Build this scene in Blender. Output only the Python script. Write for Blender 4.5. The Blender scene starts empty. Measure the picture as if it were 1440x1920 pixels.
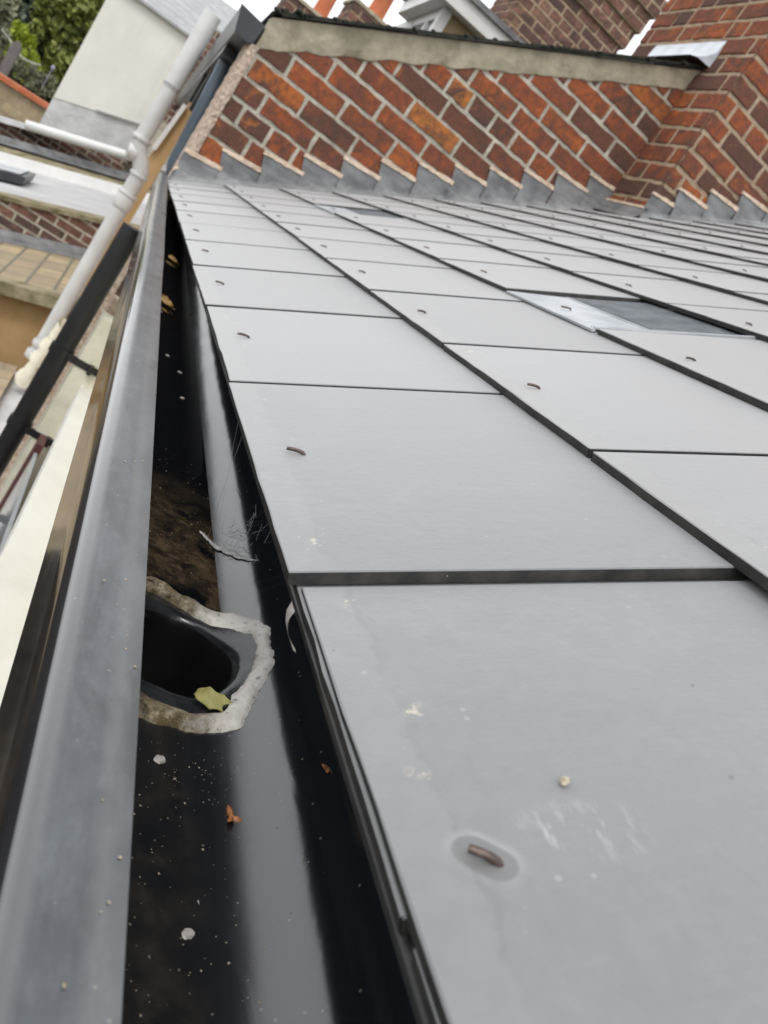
import bpy, bmesh, math, random
from mathutils import Vector, Matrix, noise
R = math.radians
random.seed(7)
scene = bpy.context.scene
COL = scene.collection

# ------------------------------------------------------------------ camera
CAMPOS = Vector((-0.12387, -0.30359, 0.11101))
MROWS = ((0.7907859, -0.2393294, 0.5633641), (0.4522075, -0.3918519, -0.8012244), (0.4125118, 0.8883545, -0.2016444))
cd = bpy.data.cameras.new("camera"); cam = bpy.data.objects.new("camera", cd); COL.objects.link(cam)
m3 = Matrix((MROWS[0], tuple(-v for v in MROWS[1]), tuple(-v for v in MROWS[2]))).transposed()
cam.matrix_world = Matrix.Translation(CAMPOS) @ m3.to_4x4()
cd.sensor_fit = 'HORIZONTAL'; cd.sensor_width = 36.0; cd.lens = 36.0 * 1618.0 / 1440.0
cd.clip_start = 0.01; cd.clip_end = 2000
cd.dof.use_dof = True; cd.dof.focus_distance = 0.47; cd.dof.aperture_fstop = 25
scene.camera = cam
scene.render.resolution_x = 768; scene.render.resolution_y = 1024

# ------------------------------------------------------------------ world, sun, exposure
SUN_EL, SUN_ROT = R(52), R(215)
w = bpy.data.worlds.new("World"); scene.world = w; w.use_nodes = True
nt = w.node_tree; nt.nodes.clear()
sky = nt.nodes.new('ShaderNodeTexSky'); sky.sky_type = 'NISHITA'; sky.sun_disc = False
sky.sun_elevation = SUN_EL; sky.sun_rotation = SUN_ROT; sky.air_density = 1.0; sky.dust_density = 6.0; sky.ozone_density = 1.0
hsv = nt.nodes.new('ShaderNodeHueSaturation'); hsv.inputs['Saturation'].default_value = 0.22
mixc = nt.nodes.new('ShaderNodeMix'); mixc.data_type = 'RGBA'; mixc.inputs[0].default_value = 0.72
mixc.inputs[7].default_value = (14.6, 14.75, 14.9, 1)          # the even white cloud layer of an overcast day
bg = nt.nodes.new('ShaderNodeBackground'); bg.inputs[1].default_value = 0.125
wo = nt.nodes.new('ShaderNodeOutputWorld')
nt.links.new(sky.outputs[0], hsv.inputs['Color']); nt.links.new(hsv.outputs[0], mixc.inputs[6])
nt.links.new(mixc.outputs[2], bg.inputs[0]); nt.links.new(bg.outputs[0], wo.inputs[0])
sd = bpy.data.lights.new("sun", 'SUN'); sd.energy = 0.9; sd.angle = R(14); sd.color = (1, 0.96, 0.9)
so = bpy.data.objects.new("sun", sd); COL.objects.link(so)
# direction to the sun in the sky texture's convention
sdir = Vector((math.sin(SUN_ROT) * math.cos(SUN_EL), math.cos(SUN_ROT) * math.cos(SUN_EL), math.sin(SUN_EL)))
so.rotation_euler = sdir.to_track_quat('Z', 'Y').to_euler(); so.location = (0, 0, 30)
scene.view_settings.view_transform = 'Standard'; scene.view_settings.look = 'None'
scene.view_settings.exposure = 0.0; scene.view_settings.gamma = 1.0

# ------------------------------------------------------------------ materials
class NB:
    def __init__(s, name):
        s.m = bpy.data.materials.new(name); s.m.use_nodes = True
        s.t = s.m.node_tree; s.b = s.t.nodes['Principled BSDF']
    def n(s, typ, **kw):
        x = s.t.nodes.new(typ)
        for k, v in kw.items(): setattr(x, k, v)
        return x
    def l(s, a, b): s.t.links.new(a, b)
    def coord(s, kind='Object', scale=None):
        c = s.n('ShaderNodeTexCoord').outputs[kind]
        if scale:
            mp = s.n('ShaderNodeMapping'); mp.inputs['Scale'].default_value = scale
            s.l(c, mp.inputs[0]); return mp.outputs[0]
        return c
    def noise(s, vec, scale, detail=4, rough=0.6, dist=0.0):
        x = s.n('ShaderNodeTexNoise'); x.inputs['Scale'].default_value = scale
        x.inputs['Detail'].default_value = detail; x.inputs['Roughness'].default_value = rough
        x.inputs['Distortion'].default_value = dist
        s.l(vec, x.inputs['Vector']); return x.outputs['Fac']
    def ramp(s, fac, stops):
        x = s.n('ShaderNodeValToRGB'); e = x.color_ramp.elements
        while len(e) < len(stops): e.new(0.5)
        for i, (p, c) in enumerate(stops):
            e[i].position = p
            e[i].color = (c, c, c, 1) if not isinstance(c, tuple) else (*c, 1)
        s.l(fac, x.inputs[0]); return x.outputs[0]
    def mix(s, fac, a, b, mode='MIX'):
        x = s.n('ShaderNodeMix', data_type='RGBA', blend_type=mode)
        for sock, v in ((x.inputs[0], fac), (x.inputs[6], a), (x.inputs[7], b)):
            if isinstance(v, (int, float)): sock.default_value = v if sock.type == 'VALUE' else (v, v, v, 1)
            elif isinstance(v, tuple): sock.default_value = (*v, 1)
            else: s.l(v, sock)
        return x.outputs[2]
    def math(s, op, a, b=0.0, c=0.0):
        x = s.n('ShaderNodeMath', operation=op)
        for i, v in enumerate((a, b, c)):
            if isinstance(v, (int, float)): x.inputs[i].default_value = v
            else: s.l(v, x.inputs[i])
        return x.outputs[0]
    def bump(s, h, strength, dist):
        x = s.n('ShaderNodeBump'); x.inputs['Strength'].default_value = strength
        x.inputs['Distance'].default_value = dist; s.l(h, x.inputs['Height'])
        s.l(x.outputs[0], s.b.inputs['Normal']); return x
    def col(s, v):
        if isinstance(v, tuple): s.b.inputs['Base Color'].default_value = (*v, 1)
        else: s.l(v, s.b.inputs['Base Color'])
    def rough(s, v):
        if isinstance(v, (int, float)): s.b.inputs['Roughness'].default_value = v
        else: s.l(v, s.b.inputs['Roughness'])

def simple(name, c1, c2, scale=6, rough=0.7, bump=0.0, bscale=None, bdist=0.004, spec=0.5, stretch=None, detail=5, lo=0.35, hi=0.65):
    b = NB(name); v = b.coord('Object', stretch)
    f = b.noise(v, scale, detail); b.col(b.ramp(f, [(lo, c1), (hi, c2)])); b.rough(rough)
    b.b.inputs['Specular IOR Level'].default_value = spec
    if bump: b.bump(b.noise(v, bscale or scale * 4, 5), bump, bdist)
    return b.m

def mk_slate():
    b = NB("slate_fibre_cement"); uv = b.n('ShaderNodeUVMap').outputs[0]; v = b.coord('Object')
    a = b.n('ShaderNodeVertexColor', layer_name='tone')
    sep = b.n('ShaderNodeSeparateColor'); b.l(a.outputs[0], sep.inputs[0])
    suv = b.n('ShaderNodeSeparateXYZ'); b.l(uv, suv.inputs[0])           # u, v in metres on the slate
    tone, flag, off = sep.outputs[0], sep.outputs[1], sep.outputs[2]
    big = b.noise(v, 9, 4, 0.55); fine = b.noise(v, 160, 4, 0.7)
    st = b.noise(b.coord('Object', (30, 260, 30)), 1.0, 4, 0.65)         # faint brushed streaks down the slope
    c = b.ramp(big, [(0.3, (0.150, 0.157, 0.166)), (0.7, (0.211, 0.218, 0.230))])
    c = b.mix(0.35, c, b.ramp(fine, [(0.3, (0.085, 0.089, 0.095)), (0.75, (0.237, 0.246, 0.258))]))
    c = b.mix(0.14, c, b.ramp(st, [(0.3, (0.114, 0.119, 0.124)), (0.7, (0.275, 0.285, 0.299))]))
    c = b.mix(0.55, c, b.ramp(tone, [(0, (0.138, 0.143, 0.152)), (1, (0.233, 0.239, 0.249))]))
    wl = b.noise(v, 5.5, 6, 0.62, 0.3); c = b.mix(b.ramp(wl, [(0.47, 0.0), (0.5, 0.06), (0.53, 0.0)]), c, (0.36, 0.365, 0.37))
    c = b.mix(b.ramp(b.noise(b.coord('Object', (7, 40, 7)), 1.0, 5, 0.65), [(0.52, 0.0), (0.75, 0.14)]), c, (0.12, 0.123, 0.126))
    # smoother, paler band along the tail with a ragged limit
    wob = b.math('MULTIPLY', b.math('SUBTRACT', b.noise(v, 38, 5, 0.7), 0.5), 0.022)
    d = b.math('ADD', b.math('SUBTRACT', suv.outputs[1], 0.019), wob)
    band = b.ramp(b.math('MULTIPLY_ADD', d, -400.0, 0.5), [(0, 0.0), (1, 1.0)])
    c = b.mix(b.math('MULTIPLY', band, 0.42), c, b.ramp(b.noise(v, 70, 4), [(0.3, (0.185, 0.187, 0.188)), (0.7, (0.237, 0.238, 0.237))]))
    line = b.ramp(b.math('ABSOLUTE', b.math('MULTIPLY', d, 500.0)), [(0.0, 0.28), (1.0, 0.0)])
    c = b.mix(b.math('MULTIPLY', line, b.ramp(b.noise(v, 24, 3), [(0.45, 0), (0.6, 1)])), c, (0.10, 0.10, 0.102))
    # cream flakes of efflorescence along the same limit
    pk = b.math('MULTIPLY', b.ramp(b.noise(v, 32, 6, 0.75), [(0.62, 0), (0.66, 1)]), b.ramp(b.math('ABSOLUTE', b.math('MULTIPLY', d, 130.0)), [(0.1, 1), (1, 0)]))
    c = b.mix(b.math('MULTIPLY', pk, 0.85), c, (0.50, 0.46, 0.36))
    # pale scuffs, dust specks and dark pin spots
    vor = b.n('ShaderNodeTexVoronoi'); vor.inputs['Scale'].default_value = 130; b.l(v, vor.inputs['Vector'])
    vs = b.n('ShaderNodeSeparateColor'); b.l(vor.outputs['Color'], vs.inputs[0])
    sp = b.math('MULTIPLY', b.math('LESS_THAN', vor.outputs['Distance'], 0.13), b.math('GREATER_THAN', vs.outputs[0], 0.93))
    c = b.mix(b.math('MULTIPLY', sp, 0.25), c, (0.50, 0.49, 0.46))
    sp2 = b.math('MULTIPLY', b.math('LESS_THAN', vor.outputs['Distance'], 0.12), b.math('LESS_THAN', vs.outputs[0], 0.04))
    c = b.mix(b.math('MULTIPLY', sp2, 0.6), c, (0.05, 0.05, 0.05))
    # the nearest slate only: scuff by its rivet and the ring left round it
    du = b.math('SUBTRACT', suv.outputs[0], -0.152); dv = b.math('SUBTRACT', suv.outputs[1], 0.0228)
    rot1 = b.math('ADD', b.math('MULTIPLY', du, 0.73), b.math('MULTIPLY', dv, -0.68))
    rot2 = b.math('ADD', b.math('MULTIPLY', du, 0.68), b.math('MULTIPLY', dv, 0.73))
    cl = b.math('SUBTRACT', rot1, b.math('MAXIMUM', -0.0034, b.math('MINIMUM', 0.0034, rot1)))
    dist = b.math('SQRT', b.math('ADD', b.math('POWER', cl, 2.0), b.math('POWER', rot2, 2.0)))
    oval = b.math('MULTIPLY', b.ramp(b.math('MULTIPLY', dist, 100.0), [(0.50, 1), (0.56, 0)]), flag)
    halo = b.math('MULTIPLY', b.ramp(b.math('MULTIPLY', dist, 100.0), [(0.56, 0), (0.60, 1), (0.85, 0)]), flag)
    c = b.mix(b.math('MULTIPLY', halo, b.ramp(b.noise(v, 55, 3), [(0.4, 0.05), (0.65, 0.5)])), c, (0.36, 0.36, 0.35))
    c = b.mix(b.math('MULTIPLY', oval, 0.6), c, (0.12, 0.12, 0.119))
    sm = b.n('ShaderNodeMapping'); sm.inputs['Scale'].default_value = (75, 230, 1); sm.inputs['Rotation'].default_value = (0, 0, 0.12)
    b.l(uv, sm.inputs[0])
    sx = b.math('SUBTRACT', suv.outputs[0], -0.146); sy = b.math('SUBTRACT', suv.outputs[1], 0.052)
    sr = b.math('SQRT', b.math('ADD', b.math('POWER', b.math('MULTIPLY', sx, 1.3), 2.0), b.math('POWER', b.math('MULTIPLY', sy, 0.75), 2.0)))
    sc = b.math('MULTIPLY', b.ramp(b.noise(sm.outputs[0], 1.0, 5, 0.7), [(0.52, 0), (0.68, 1)]), b.ramp(b.math('MULTIPLY', sr, 50.0), [(0.25, 1), (0.9, 0)]))
    c = b.mix(b.math('MULTIPLY', b.math('MULTIPLY', sc, flag), 0.6), c, (0.50, 0.50, 0.48))
    b.col(c)
    b.rough(b.mix(band, b.ramp(big, [(0.3, 0.42), (0.7, 0.52)]), 0.46))
    b.b.inputs['Specular IOR Level'].default_value = 0.38
    b.b.inputs['Sheen Weight'].default_value = 0.85; b.b.inputs['Sheen Roughness'].default_value = 0.45    # sheen stands in for sky light glancing off the far slates
    h = b.math('ADD', b.math('MULTIPLY', fine, 0.5), b.math('ADD', b.math('MULTIPLY', st, 0.22), b.math('MULTIPLY', big, 1.2)))
    b.bump(h, 0.22, 0.0016)
    return b.m

def mk_brick(name, sat=1.0, dark=1.0):
    b = NB(name); v = b.coord('Object'); a = b.n('ShaderNodeVertexColor', layer_name='tone')
    s = b.n('ShaderNodeSeparateColor'); b.l(a.outputs[0], s.inputs[0])
    off = b.n('ShaderNodeCombineXYZ'); b.l(b.math('MULTIPLY', s.outputs[2], 40), off.inputs[0]); b.l(b.math('MULTIPLY', s.outputs[1], 40), off.inputs[2])
    vo = b.n('ShaderNodeVectorMath', operation='ADD'); b.l(v, vo.inputs[0]); b.l(off.outputs[0], vo.inputs[1]); vv = vo.outputs[0]
    k = dark
    c = b.ramp(s.outputs[0], [(0.0, (.075*k, .040*k, .036*k)), (0.22, (.13*k, .052*k, .038*k)), (0.42, (.24*k, .068*k, .034*k)), (0.68, (.33*k, .086*k, .032*k)), (0.88, (.39*k, .118*k, .038*k)), (1.0, (.45*k, .17*k, .05*k))])
    n1 = b.noise(vv, 13, 6, 0.7, 0.9); n2 = b.noise(vv, 45, 5, 0.7); n3 = b.noise(vv, 170, 3, 0.6)
    c = b.mix(b.math('MULTIPLY', b.ramp(n1, [(0.44, 0), (0.60, 1)]), b.math('MULTIPLY_ADD', s.outputs[1], 0.6, 0.4)), c, (.055*k, .036*k, .034*k))
    c = b.mix(b.math('MULTIPLY', b.ramp(n1, [(0.30, 1), (0.42, 0)]), 0.7), c, (.44*k, .155*k, .05*k))
    c = b.mix(b.math('MULTIPLY', b.ramp(n2, [(0.46, 0), (0.66, 1)]), 0.75), c, (.07*k, .04*k, .033*k))
    c = b.mix(0.2, c, b.ramp(n3, [(0.3, (.05, .03, .025)), (0.7, (.42, .2, .12))]))
    if sat != 1:
        h = b.n('ShaderNodeHueSaturation'); h.inputs['Saturation'].default_value = sat; b.l(c, h.inputs['Color']); c = h.outputs[0]
    c = b.mix(b.ramp(b.noise(v, 2.6, 5, 0.65, 0.4), [(0.45, 0.0), (0.72, 0.55)]), c, (.06*k, .042*k, .036*k))
    b.col(c); b.rough(0.88); b.b.inputs['Specular IOR Level'].default_value = 0.25
    b.bump(b.math('ADD', n2, b.math('MULTIPLY', n3, 0.5)), 0.6, 0.004)
    return b.m

def mk_gutter():
    b = NB("black_gutter_plastic"); v = b.coord('Object'); g = b.n('ShaderNodeNewGeometry')
    sx = b.n('ShaderNodeSeparateXYZ'); b.l(v, sx.inputs[0])
    lowz = b.math('SUBTRACT', sx.outputs[2], b.math('MULTIPLY', sx.outputs[1], 0.02))
    up = b.n('ShaderNodeSeparateXYZ'); b.l(g.outputs['Normal'], up.inputs[0])
    big = b.noise(v, 14, 4); streak = b.noise(b.coord('Object', (90, 5, 90)), 1.0, 4, 0.6); fine = b.noise(v, 240, 3)
    base = b.mix(0.5, (0.010, 0.0115, 0.0145), b.ramp(big, [(0.3, (0.008, 0.009, 0.012)), (0.7, (0.016, 0.018, 0.022))]))
    floor = b.math('MULTIPLY', b.ramp(b.math('MULTIPLY_ADD', lowz, 60.0, 7.4), [(0.42, 1), (0.62, 0)]), b.ramp(up.outputs[2], [(0.6, 0), (0.9, 1)]))
    top = b.math('MULTIPLY', b.ramp(b.math('MULTIPLY_ADD', lowz, 60.0, 3.9), [(0.2, 0), (0.5, 1)]), b.ramp(up.outputs[2], [(0.80, 0), (0.985, 1)]))
    lip_grey = b.math('MULTIPLY', top, b.ramp(b.noise(b.coord('Object', (40, 14, 40)), 1.0, 6, 0.65, 0.5), [(0.3, 0.25), (0.72, 1.0)]))
    c = b.mix(b.math('MULTIPLY', lip_grey, 0.95), base, (0.098, 0.109, 0.119))     # grey mixed into the lip's upward faces
    sm = b.noise(b.coord('Object', (150, 70, 150)), 1.0, 6, 0.75, 0.15); c = b.mix(b.math('MULTIPLY', top, b.ramp(sm, [(0.5, 0.0), (0.75, 0.22)])), c, (0.20, 0.215, 0.23))
    c = b.mix(b.math('MULTIPLY', top, b.ramp(sm, [(0.28, 0.3), (0.46, 0.0)])), c, (0.05, 0.055, 0.063))
    dirt = b.math('MULTIPLY', floor, b.ramp(b.noise(v, 30, 6, 0.7), [(0.35, 0.15), (0.65, 0.9)]))
    c = b.mix(dirt, c, b.ramp(b.noise(v, 60, 5, 0.7), [(0.35, (0.012, 0.011, 0.009)), (0.7, (0.052, 0.044, 0.033))]))
    c = b.mix(b.math('MULTIPLY', b.ramp(streak, [(0.55, 0), (0.8, 1)]), 0.10), c, (0.10, 0.11, 0.12))
    vor = b.n('ShaderNodeTexVoronoi'); vor.inputs['Scale'].default_value = 260; b.l(v, vor.inputs['Vector'])
    vs = b.n('ShaderNodeSeparateColor'); b.l(vor.outputs['Color'], vs.inputs[0])
    sp = b.math('MULTIPLY', b.math('LESS_THAN', vor.outputs['Distance'], 0.16), b.math('GREATER_THAN', vs.outputs[0], 0.93))
    c = b.mix(b.math('MULTIPLY', sp, 0.35), c, (0.34, 0.32, 0.27))
    b.col(c)
    r = b.ramp(b.math('ADD', b.math('MULTIPLY', fine, 0.25), b.math('MULTIPLY', big, 0.75)), [(0.3, 0.17), (0.7, 0.27)])
    side = b.ramp(up.outputs[2], [(0.55, 1), (0.85, 0)])
    r = b.mix(b.math('MULTIPLY', side, 0.8), r, 0.07)
    r = b.mix(top, r, b.ramp(big, [(0.3, 0.26), (0.7, 0.36)])); b.rough(r)
    b.b.inputs['IOR'].default_value = 1.62; b.b.inputs['Specular IOR Level'].default_value = 0.6
    outx = b.ramp(b.math('MULTIPLY_ADD', b.math('SUBTRACT', sx.outputs[0], b.math('MULTIPLY', sx.outputs[1], 0.011)), -60.0, -2.4), [(0.3, 0), (0.6, 1)])
    b.l(b.mix(outx, 1.0, 0.34), b.b.inputs['Specular IOR Level'])
    b.l(b.math('MULTIPLY', outx, b.ramp(up.outputs[2], [(0.5, 0.0), (0.66, 0.9), (0.9, 0.5), (0.97, 0.0)])), b.b.inputs['Coat Weight']); b.b.inputs['Coat IOR'].default_value = 2.2; b.b.inputs['Coat Roughness'].default_value = 0.05
    wav = b.noise(b.coord('Object', (18, 7, 18)), 1.0, 2, 0.4)
    wav2 = b.noise(b.coord('Object', (60, 16, 60)), 1.0, 2, 0.5, 0.8)
    b.bump(b.math('ADD', b.math('ADD', wav, b.math('MULTIPLY', wav2, 0.10)), b.math('MULTIPLY', fine, 0.022)), 0.13, 0.006)
    return b.m

def mk_water():
    b = NB("standing_gutter_water"); v = b.coord('Object'); sx = b.n('ShaderNodeSeparateXYZ'); b.l(v, sx.inputs[0])
    near = b.ramp(sx.outputs[1], [(0.25, 1), (0.37, 0)])       # silt settled by the outlet
    silt = b.math('MULTIPLY', near, b.ramp(b.noise(v, 26, 6, 0.7, 0.4), [(0.38, 0.0), (0.56, 1)]))
    c = b.mix(silt, (0.006, 0.0065, 0.008), b.ramp(b.noise(v, 120, 5, 0.75), [(0.3, (0.022, 0.016, 0.010)), (0.68, (0.15, 0.105, 0.062))]))
    b.col(c); b.rough(0.03); b.b.inputs['IOR'].default_value = 1.33
    b.bump(b.noise(v, 60, 2), 0.02, 0.002)
    return b.m

def mk_sealant():
    b = NB("white_silicone_sealant"); v = b.coord('Object'); sx = b.n('ShaderNodeSeparateXYZ'); b.l(v, sx.inputs[0])
    wh = b.ramp(b.noise(v, 90, 5, 0.7), [(0.3, (0.74, 0.71, 0.66)), (0.7, (0.88, 0.86, 0.81))])
    # grime where the silt laps the gutter floor, cleaner up the curved back
    f = b.ramp(b.math('ADD', sx.outputs[0], b.math('MULTIPLY', b.math('SUBTRACT', b.noise(v, 60, 6, 0.75), 0.5), 0.05)), [(0.020, 1), (0.044, 0)])
    gr = b.ramp(b.noise(v, 130, 5, 0.75), [(0.36, (0.035, 0.026, 0.012)), (0.52, (0.17, 0.13, 0.065)), (0.7, (0.50, 0.45, 0.33))])
    c = b.mix(f, wh, gr)
    dk = b.ramp(b.noise(v, 210, 4, 0.7), [(0.60, 0), (0.68, 1)]); c = b.mix(b.math('MULTIPLY', dk, 0.75), c, (0.12, 0.105, 0.09))
    c = b.mix(b.ramp(b.noise(v, 42, 5, 0.7), [(0.48, 0.0), (0.68, 0.45)]), c, (0.34, 0.30, 0.235))
    b.col(c); b.rough(0.45); b.bump(b.noise(v, 160, 5), 0.5, 0.003)
    return b.m

def mk_leaf_green(name, cols):
    b = NB(name); a = b.n('ShaderNodeVertexColor', layer_name='tone'); s = b.n('ShaderNodeSeparateColor'); b.l(a.outputs[0], s.inputs[0])
    b.col(b.ramp(s.outputs[0], [(i / (len(cols) - 1), c) for i, c in enumerate(cols)])); b.rough(0.6)
    b.b.inputs['Subsurface Weight'].default_value = 0.0
    return b.m

M = {}
M['slate'] = mk_slate()
M['slate_edge'] = simple("slate_cut_edge", (0.022, 0.022, 0.022), (0.055, 0.053, 0.050), 60, 0.6, 0.4, 200, 0.001, 0.4)
M['brick'] = mk_brick("old_red_brick", 1.04, 1.16)
M['brick_far'] = mk_brick("far_red_brick", 0.72, 0.85)
M['mortar'] = simple("grey_lime_mortar", (0.38, 0.355, 0.295), (0.60, 0.565, 0.475), 18, 0.95, 0.9, 90, 0.008, 0.2)
M['mortar_tan'] = simple("tan_mortar", (0.33, 0.25, 0.17), (0.46, 0.36, 0.26), 16, 0.95, 0.8, 90, 0.006, 0.2)
M['mortar_new'] = simple("fresh_pink_mortar", (0.50, 0.38, 0.28), (0.72, 0.60, 0.48), 30, 0.95, 0.9, 110, 0.006, 0.2)
M['verge'] = simple("verge_mortar", (0.30, 0.27, 0.195), (0.50, 0.445, 0.335), 12, 0.95, 0.8, 60, 0.006, 0.2)
M['lead'] = simple("weathered_lead", (0.115, 0.118, 0.122), (0.24, 0.245, 0.25), 9, 0.5, 0.35, 26, 0.004, 0.5, (1, 1, 2.0))
M['lead_bright'] = simple("sky_bright_lead", (0.50, 0.54, 0.60), (0.66, 0.70, 0.75), 16, 0.45, 0.2, 30, 0.003, 0.5)  # lead lightened so its colour carries the sky's reflection
M['gutter'] = mk_gutter()
M['water'] = mk_water()
M['sealant'] = mk_sealant()
M['outlet'] = simple("wet_black_outlet", (0.008, 0.009, 0.011), (0.035, 0.037, 0.04), 40, 0.22, 0.3, 130, 0.001, 0.6)
M['outlet_dark'] = simple("outlet_throat", (0.004, 0.004, 0.005), (0.008, 0.008, 0.009), 30, 0.35)
M['black'] = simple("black_plastic", (0.010, 0.011, 0.012), (0.018, 0.019, 0.021), 8, 0.38, 0.15, 60, 0.002)
M['boxblack'] = simple("charcoal_plastic", (0.024, 0.027, 0.032), (0.04, 0.044, 0.05), 8, 0.35, 0.1, 60, 0.002)
M['bluepipe'] = simple("slate_blue_pipe", (0.075, 0.105, 0.14), (0.12, 0.155, 0.195), 6, 0.32, 0.1, 40, 0.002, 0.6)
M['tray'] = simple("eaves_tray", (0.010, 0.011, 0.012), (0.03, 0.03, 0.03), 50, 0.4, 0.3, 150, 0.002)
M['copper'] = simple("tarnished_copper", (0.055, 0.042, 0.037), (0.16, 0.115, 0.10), 220, 0.42, 0.3, 500, 0.0006, 0.6); M['copper'].node_tree.nodes['Principled BSDF'].inputs['Metallic'].default_value = 0.55
M['rust'] = simple("rust_stain", (0.10, 0.065, 0.035), (0.22, 0.16, 0.09), 300, 0.8)
M['galv'] = simple("zinc_sheet", (0.34, 0.37, 0.40), (0.50, 0.53, 0.56), 20, 0.38, 0.2, 60, 0.002, 0.6)
M['mesh'] = simple('grey_mesh', (0.14, 0.16, 0.18), (0.25, 0.275, 0.30), 30, 0.45, 0.1, 60, 0.002)
M['whitepipe'] = simple("white_upvc", (0.55, 0.56, 0.56), (0.67, 0.68, 0.68), 5, 0.4, 0.05, 30, 0.002)
M['whiteframe'] = simple("white_paint", (0.70, 0.70, 0.68), (0.80, 0.80, 0.79), 5, 0.45, 0.1, 30, 0.002)
def mk_render():
    b = NB("white_render"); v = b.coord('Object')
    c = b.ramp(b.noise(v, 1.6, 6, 0.65), [(0.3, (0.655, 0.645, 0.59)), (0.7, (0.775, 0.77, 0.725))])
    st = b.noise(b.coord('Object', (9, 9, 0.7)), 1.0, 5, 0.65)
    c = b.mix(b.ramp(st, [(0.5, 0.0), (0.75, 0.35)]), c, (0.50, 0.49, 0.44)); b.col(c); b.rough(0.88); b.bump(b.noise(v, 34, 5), 0.25, 0.004)
    return b.m
M['render'] = mk_render()
M['cream'] = simple("cream_masonry_paint", (0.62, 0.59, 0.46), (0.76, 0.74, 0.62), 7, 0.8, 0.5, 24, 0.010)
M['pebble'] = simple("pebbledash", (0.40, 0.30, 0.235), (0.72, 0.60, 0.50), 70, 0.95, 1.0, 110, 0.010, 0.2)
M['maroon'] = simple("maroon_paint", (0.075, 0.022, 0.026), (0.12, 0.035, 0.042), 14, 0.45, 0.2, 60, 0.002)
M['tan'] = simple("tan_render", (0.27, 0.175, 0.075), (0.36, 0.235, 0.105), 5, 0.8, 0.3, 40, 0.004)
M['wood'] = simple("pale_timber", (0.42, 0.27, 0.12), (0.60, 0.41, 0.21), 9, 0.7, 0.3, 50, 0.003, 0.4, (1, 1, 0.2))
M['felt'] = simple("grey_roof_felt", (0.36, 0.36, 0.365), (0.46, 0.46, 0.465), 3, 0.75, 0.3, 40, 0.004)
M['plinth'] = simple("pale_grey_render", (0.46, 0.47, 0.48), (0.60, 0.61, 0.62), 5, 0.8, 0.6, 14, 0.02)
M['moss'] = simple("mossy_stone", (0.13, 0.115, 0.06), (0.33, 0.29, 0.20), 7, 0.95, 0.8, 25, 0.02, 0.2)
M['mossgreen'] = simple("green_moss", (0.07, 0.075, 0.015), (0.16, 0.15, 0.03), 20, 0.95, 0.8, 60, 0.01, 0.2)
M['darkslate'] = simple("mossy_black_slate", (0.012, 0.012, 0.010), (0.035, 0.036, 0.024), 25, 0.7, 0.6, 80, 0.006, 0.3)
M['roofgrey'] = simple("corrugated_grey", (0.30, 0.31, 0.32), (0.40, 0.41, 0.42), 6, 0.6)
M['terracotta'] = simple("terracotta", (0.42, 0.12, 0.05), (0.55, 0.18, 0.08), 8, 0.8, 0.3, 40, 0.004)
M['glass'] = simple("window_glass", (0.30, 0.32, 0.34), (0.40, 0.42, 0.44), 2, 0.08)
M['cheek'] = simple("tan_cheek", (0.36, 0.27, 0.155), (0.42, 0.32, 0.19), 4, 0.85)
M['bark'] = simple("bark", (0.05, 0.035, 0.02), (0.10, 0.07, 0.045), 10, 0.9, 0.8, 30, 0.02)
M['post'] = simple("weathered_post", (0.12, 0.11, 0.115), (0.20, 0.185, 0.18), 12, 0.9, 0.4, 60, 0.003, 0.3, (4, 4, 0.5))
M['rope'] = simple("pale_rope", (0.40, 0.42, 0.38), (0.55, 0.56, 0.50), 30, 0.9)
M['leafyellow'] = simple("yellow_leaf", (0.40, 0.36, 0.11), (0.60, 0.58, 0.27), 130, 0.5, 0.4, 300, 0.001)
M['leafbrown'] = simple("brown_leaf", (0.26, 0.12, 0.03), (0.62, 0.42, 0.16), 90, 0.6, 0.4, 300, 0.001)
M['seed'] = simple("orange_seed_husk", (0.22, 0.07, 0.02), (0.50, 0.20, 0.06), 320, 0.35, 0.4, 700, 0.0006)
M['flake'] = simple("pale_flake", (0.40, 0.37, 0.35), (0.60, 0.56, 0.53), 300, 0.6)
M['grit'] = simple("pale_grit", (0.22, 0.18, 0.11), (0.48, 0.43, 0.33), 900, 0.7)
M['silk'] = simple("white_silk", (0.42, 0.42, 0.42), (0.70, 0.70, 0.69), 700, 0.8)
M['scrap'] = simple("grey_felt_scrap", (0.22, 0.21, 0.20), (0.42, 0.40, 0.38), 150, 0.85, 0.4, 300, 0.001)

def mk_stone(name, sc, rot, cols, mort):
    b = NB(name); v = b.coord('Object'); mp = b.n('ShaderNodeMapping'); mp.inputs['Rotation'].default_value = rot; b.l(v, mp.inputs[0])
    br = b.n('ShaderNodeTexBrick'); b.l(mp.outputs[0], br.inputs['Vector']); br.inputs['Scale'].default_value = sc
    br.inputs['Color1'].default_value = (*cols[0], 1); br.inputs['Color2'].default_value = (*cols[1], 1); br.inputs['Mortar'].default_value = (*mort, 1)
    br.inputs['Mortar Size'].default_value = 0.02; br.inputs['Mortar Smooth'].default_value = 0.6
    n = b.noise(v, 5, 6, 0.7); c = b.mix(b.ramp(n, [(0.4, 0), (0.65, 0.75)]), br.outputs[0], cols[2])
    b.col(c); b.rough(0.9); b.bump(b.math('ADD', br.outputs['Fac'], b.noise(v, 30, 4)), 0.5, 0.01)
    return b.m
M['buff'] = mk_stone("buff_stone_slates", 1.6, (0, 0, R(90)), ((0.42, 0.33, 0.20), (0.32, 0.25, 0.16), (0.20, 0.18, 0.13)), (0.13, 0.12, 0.09))
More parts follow.
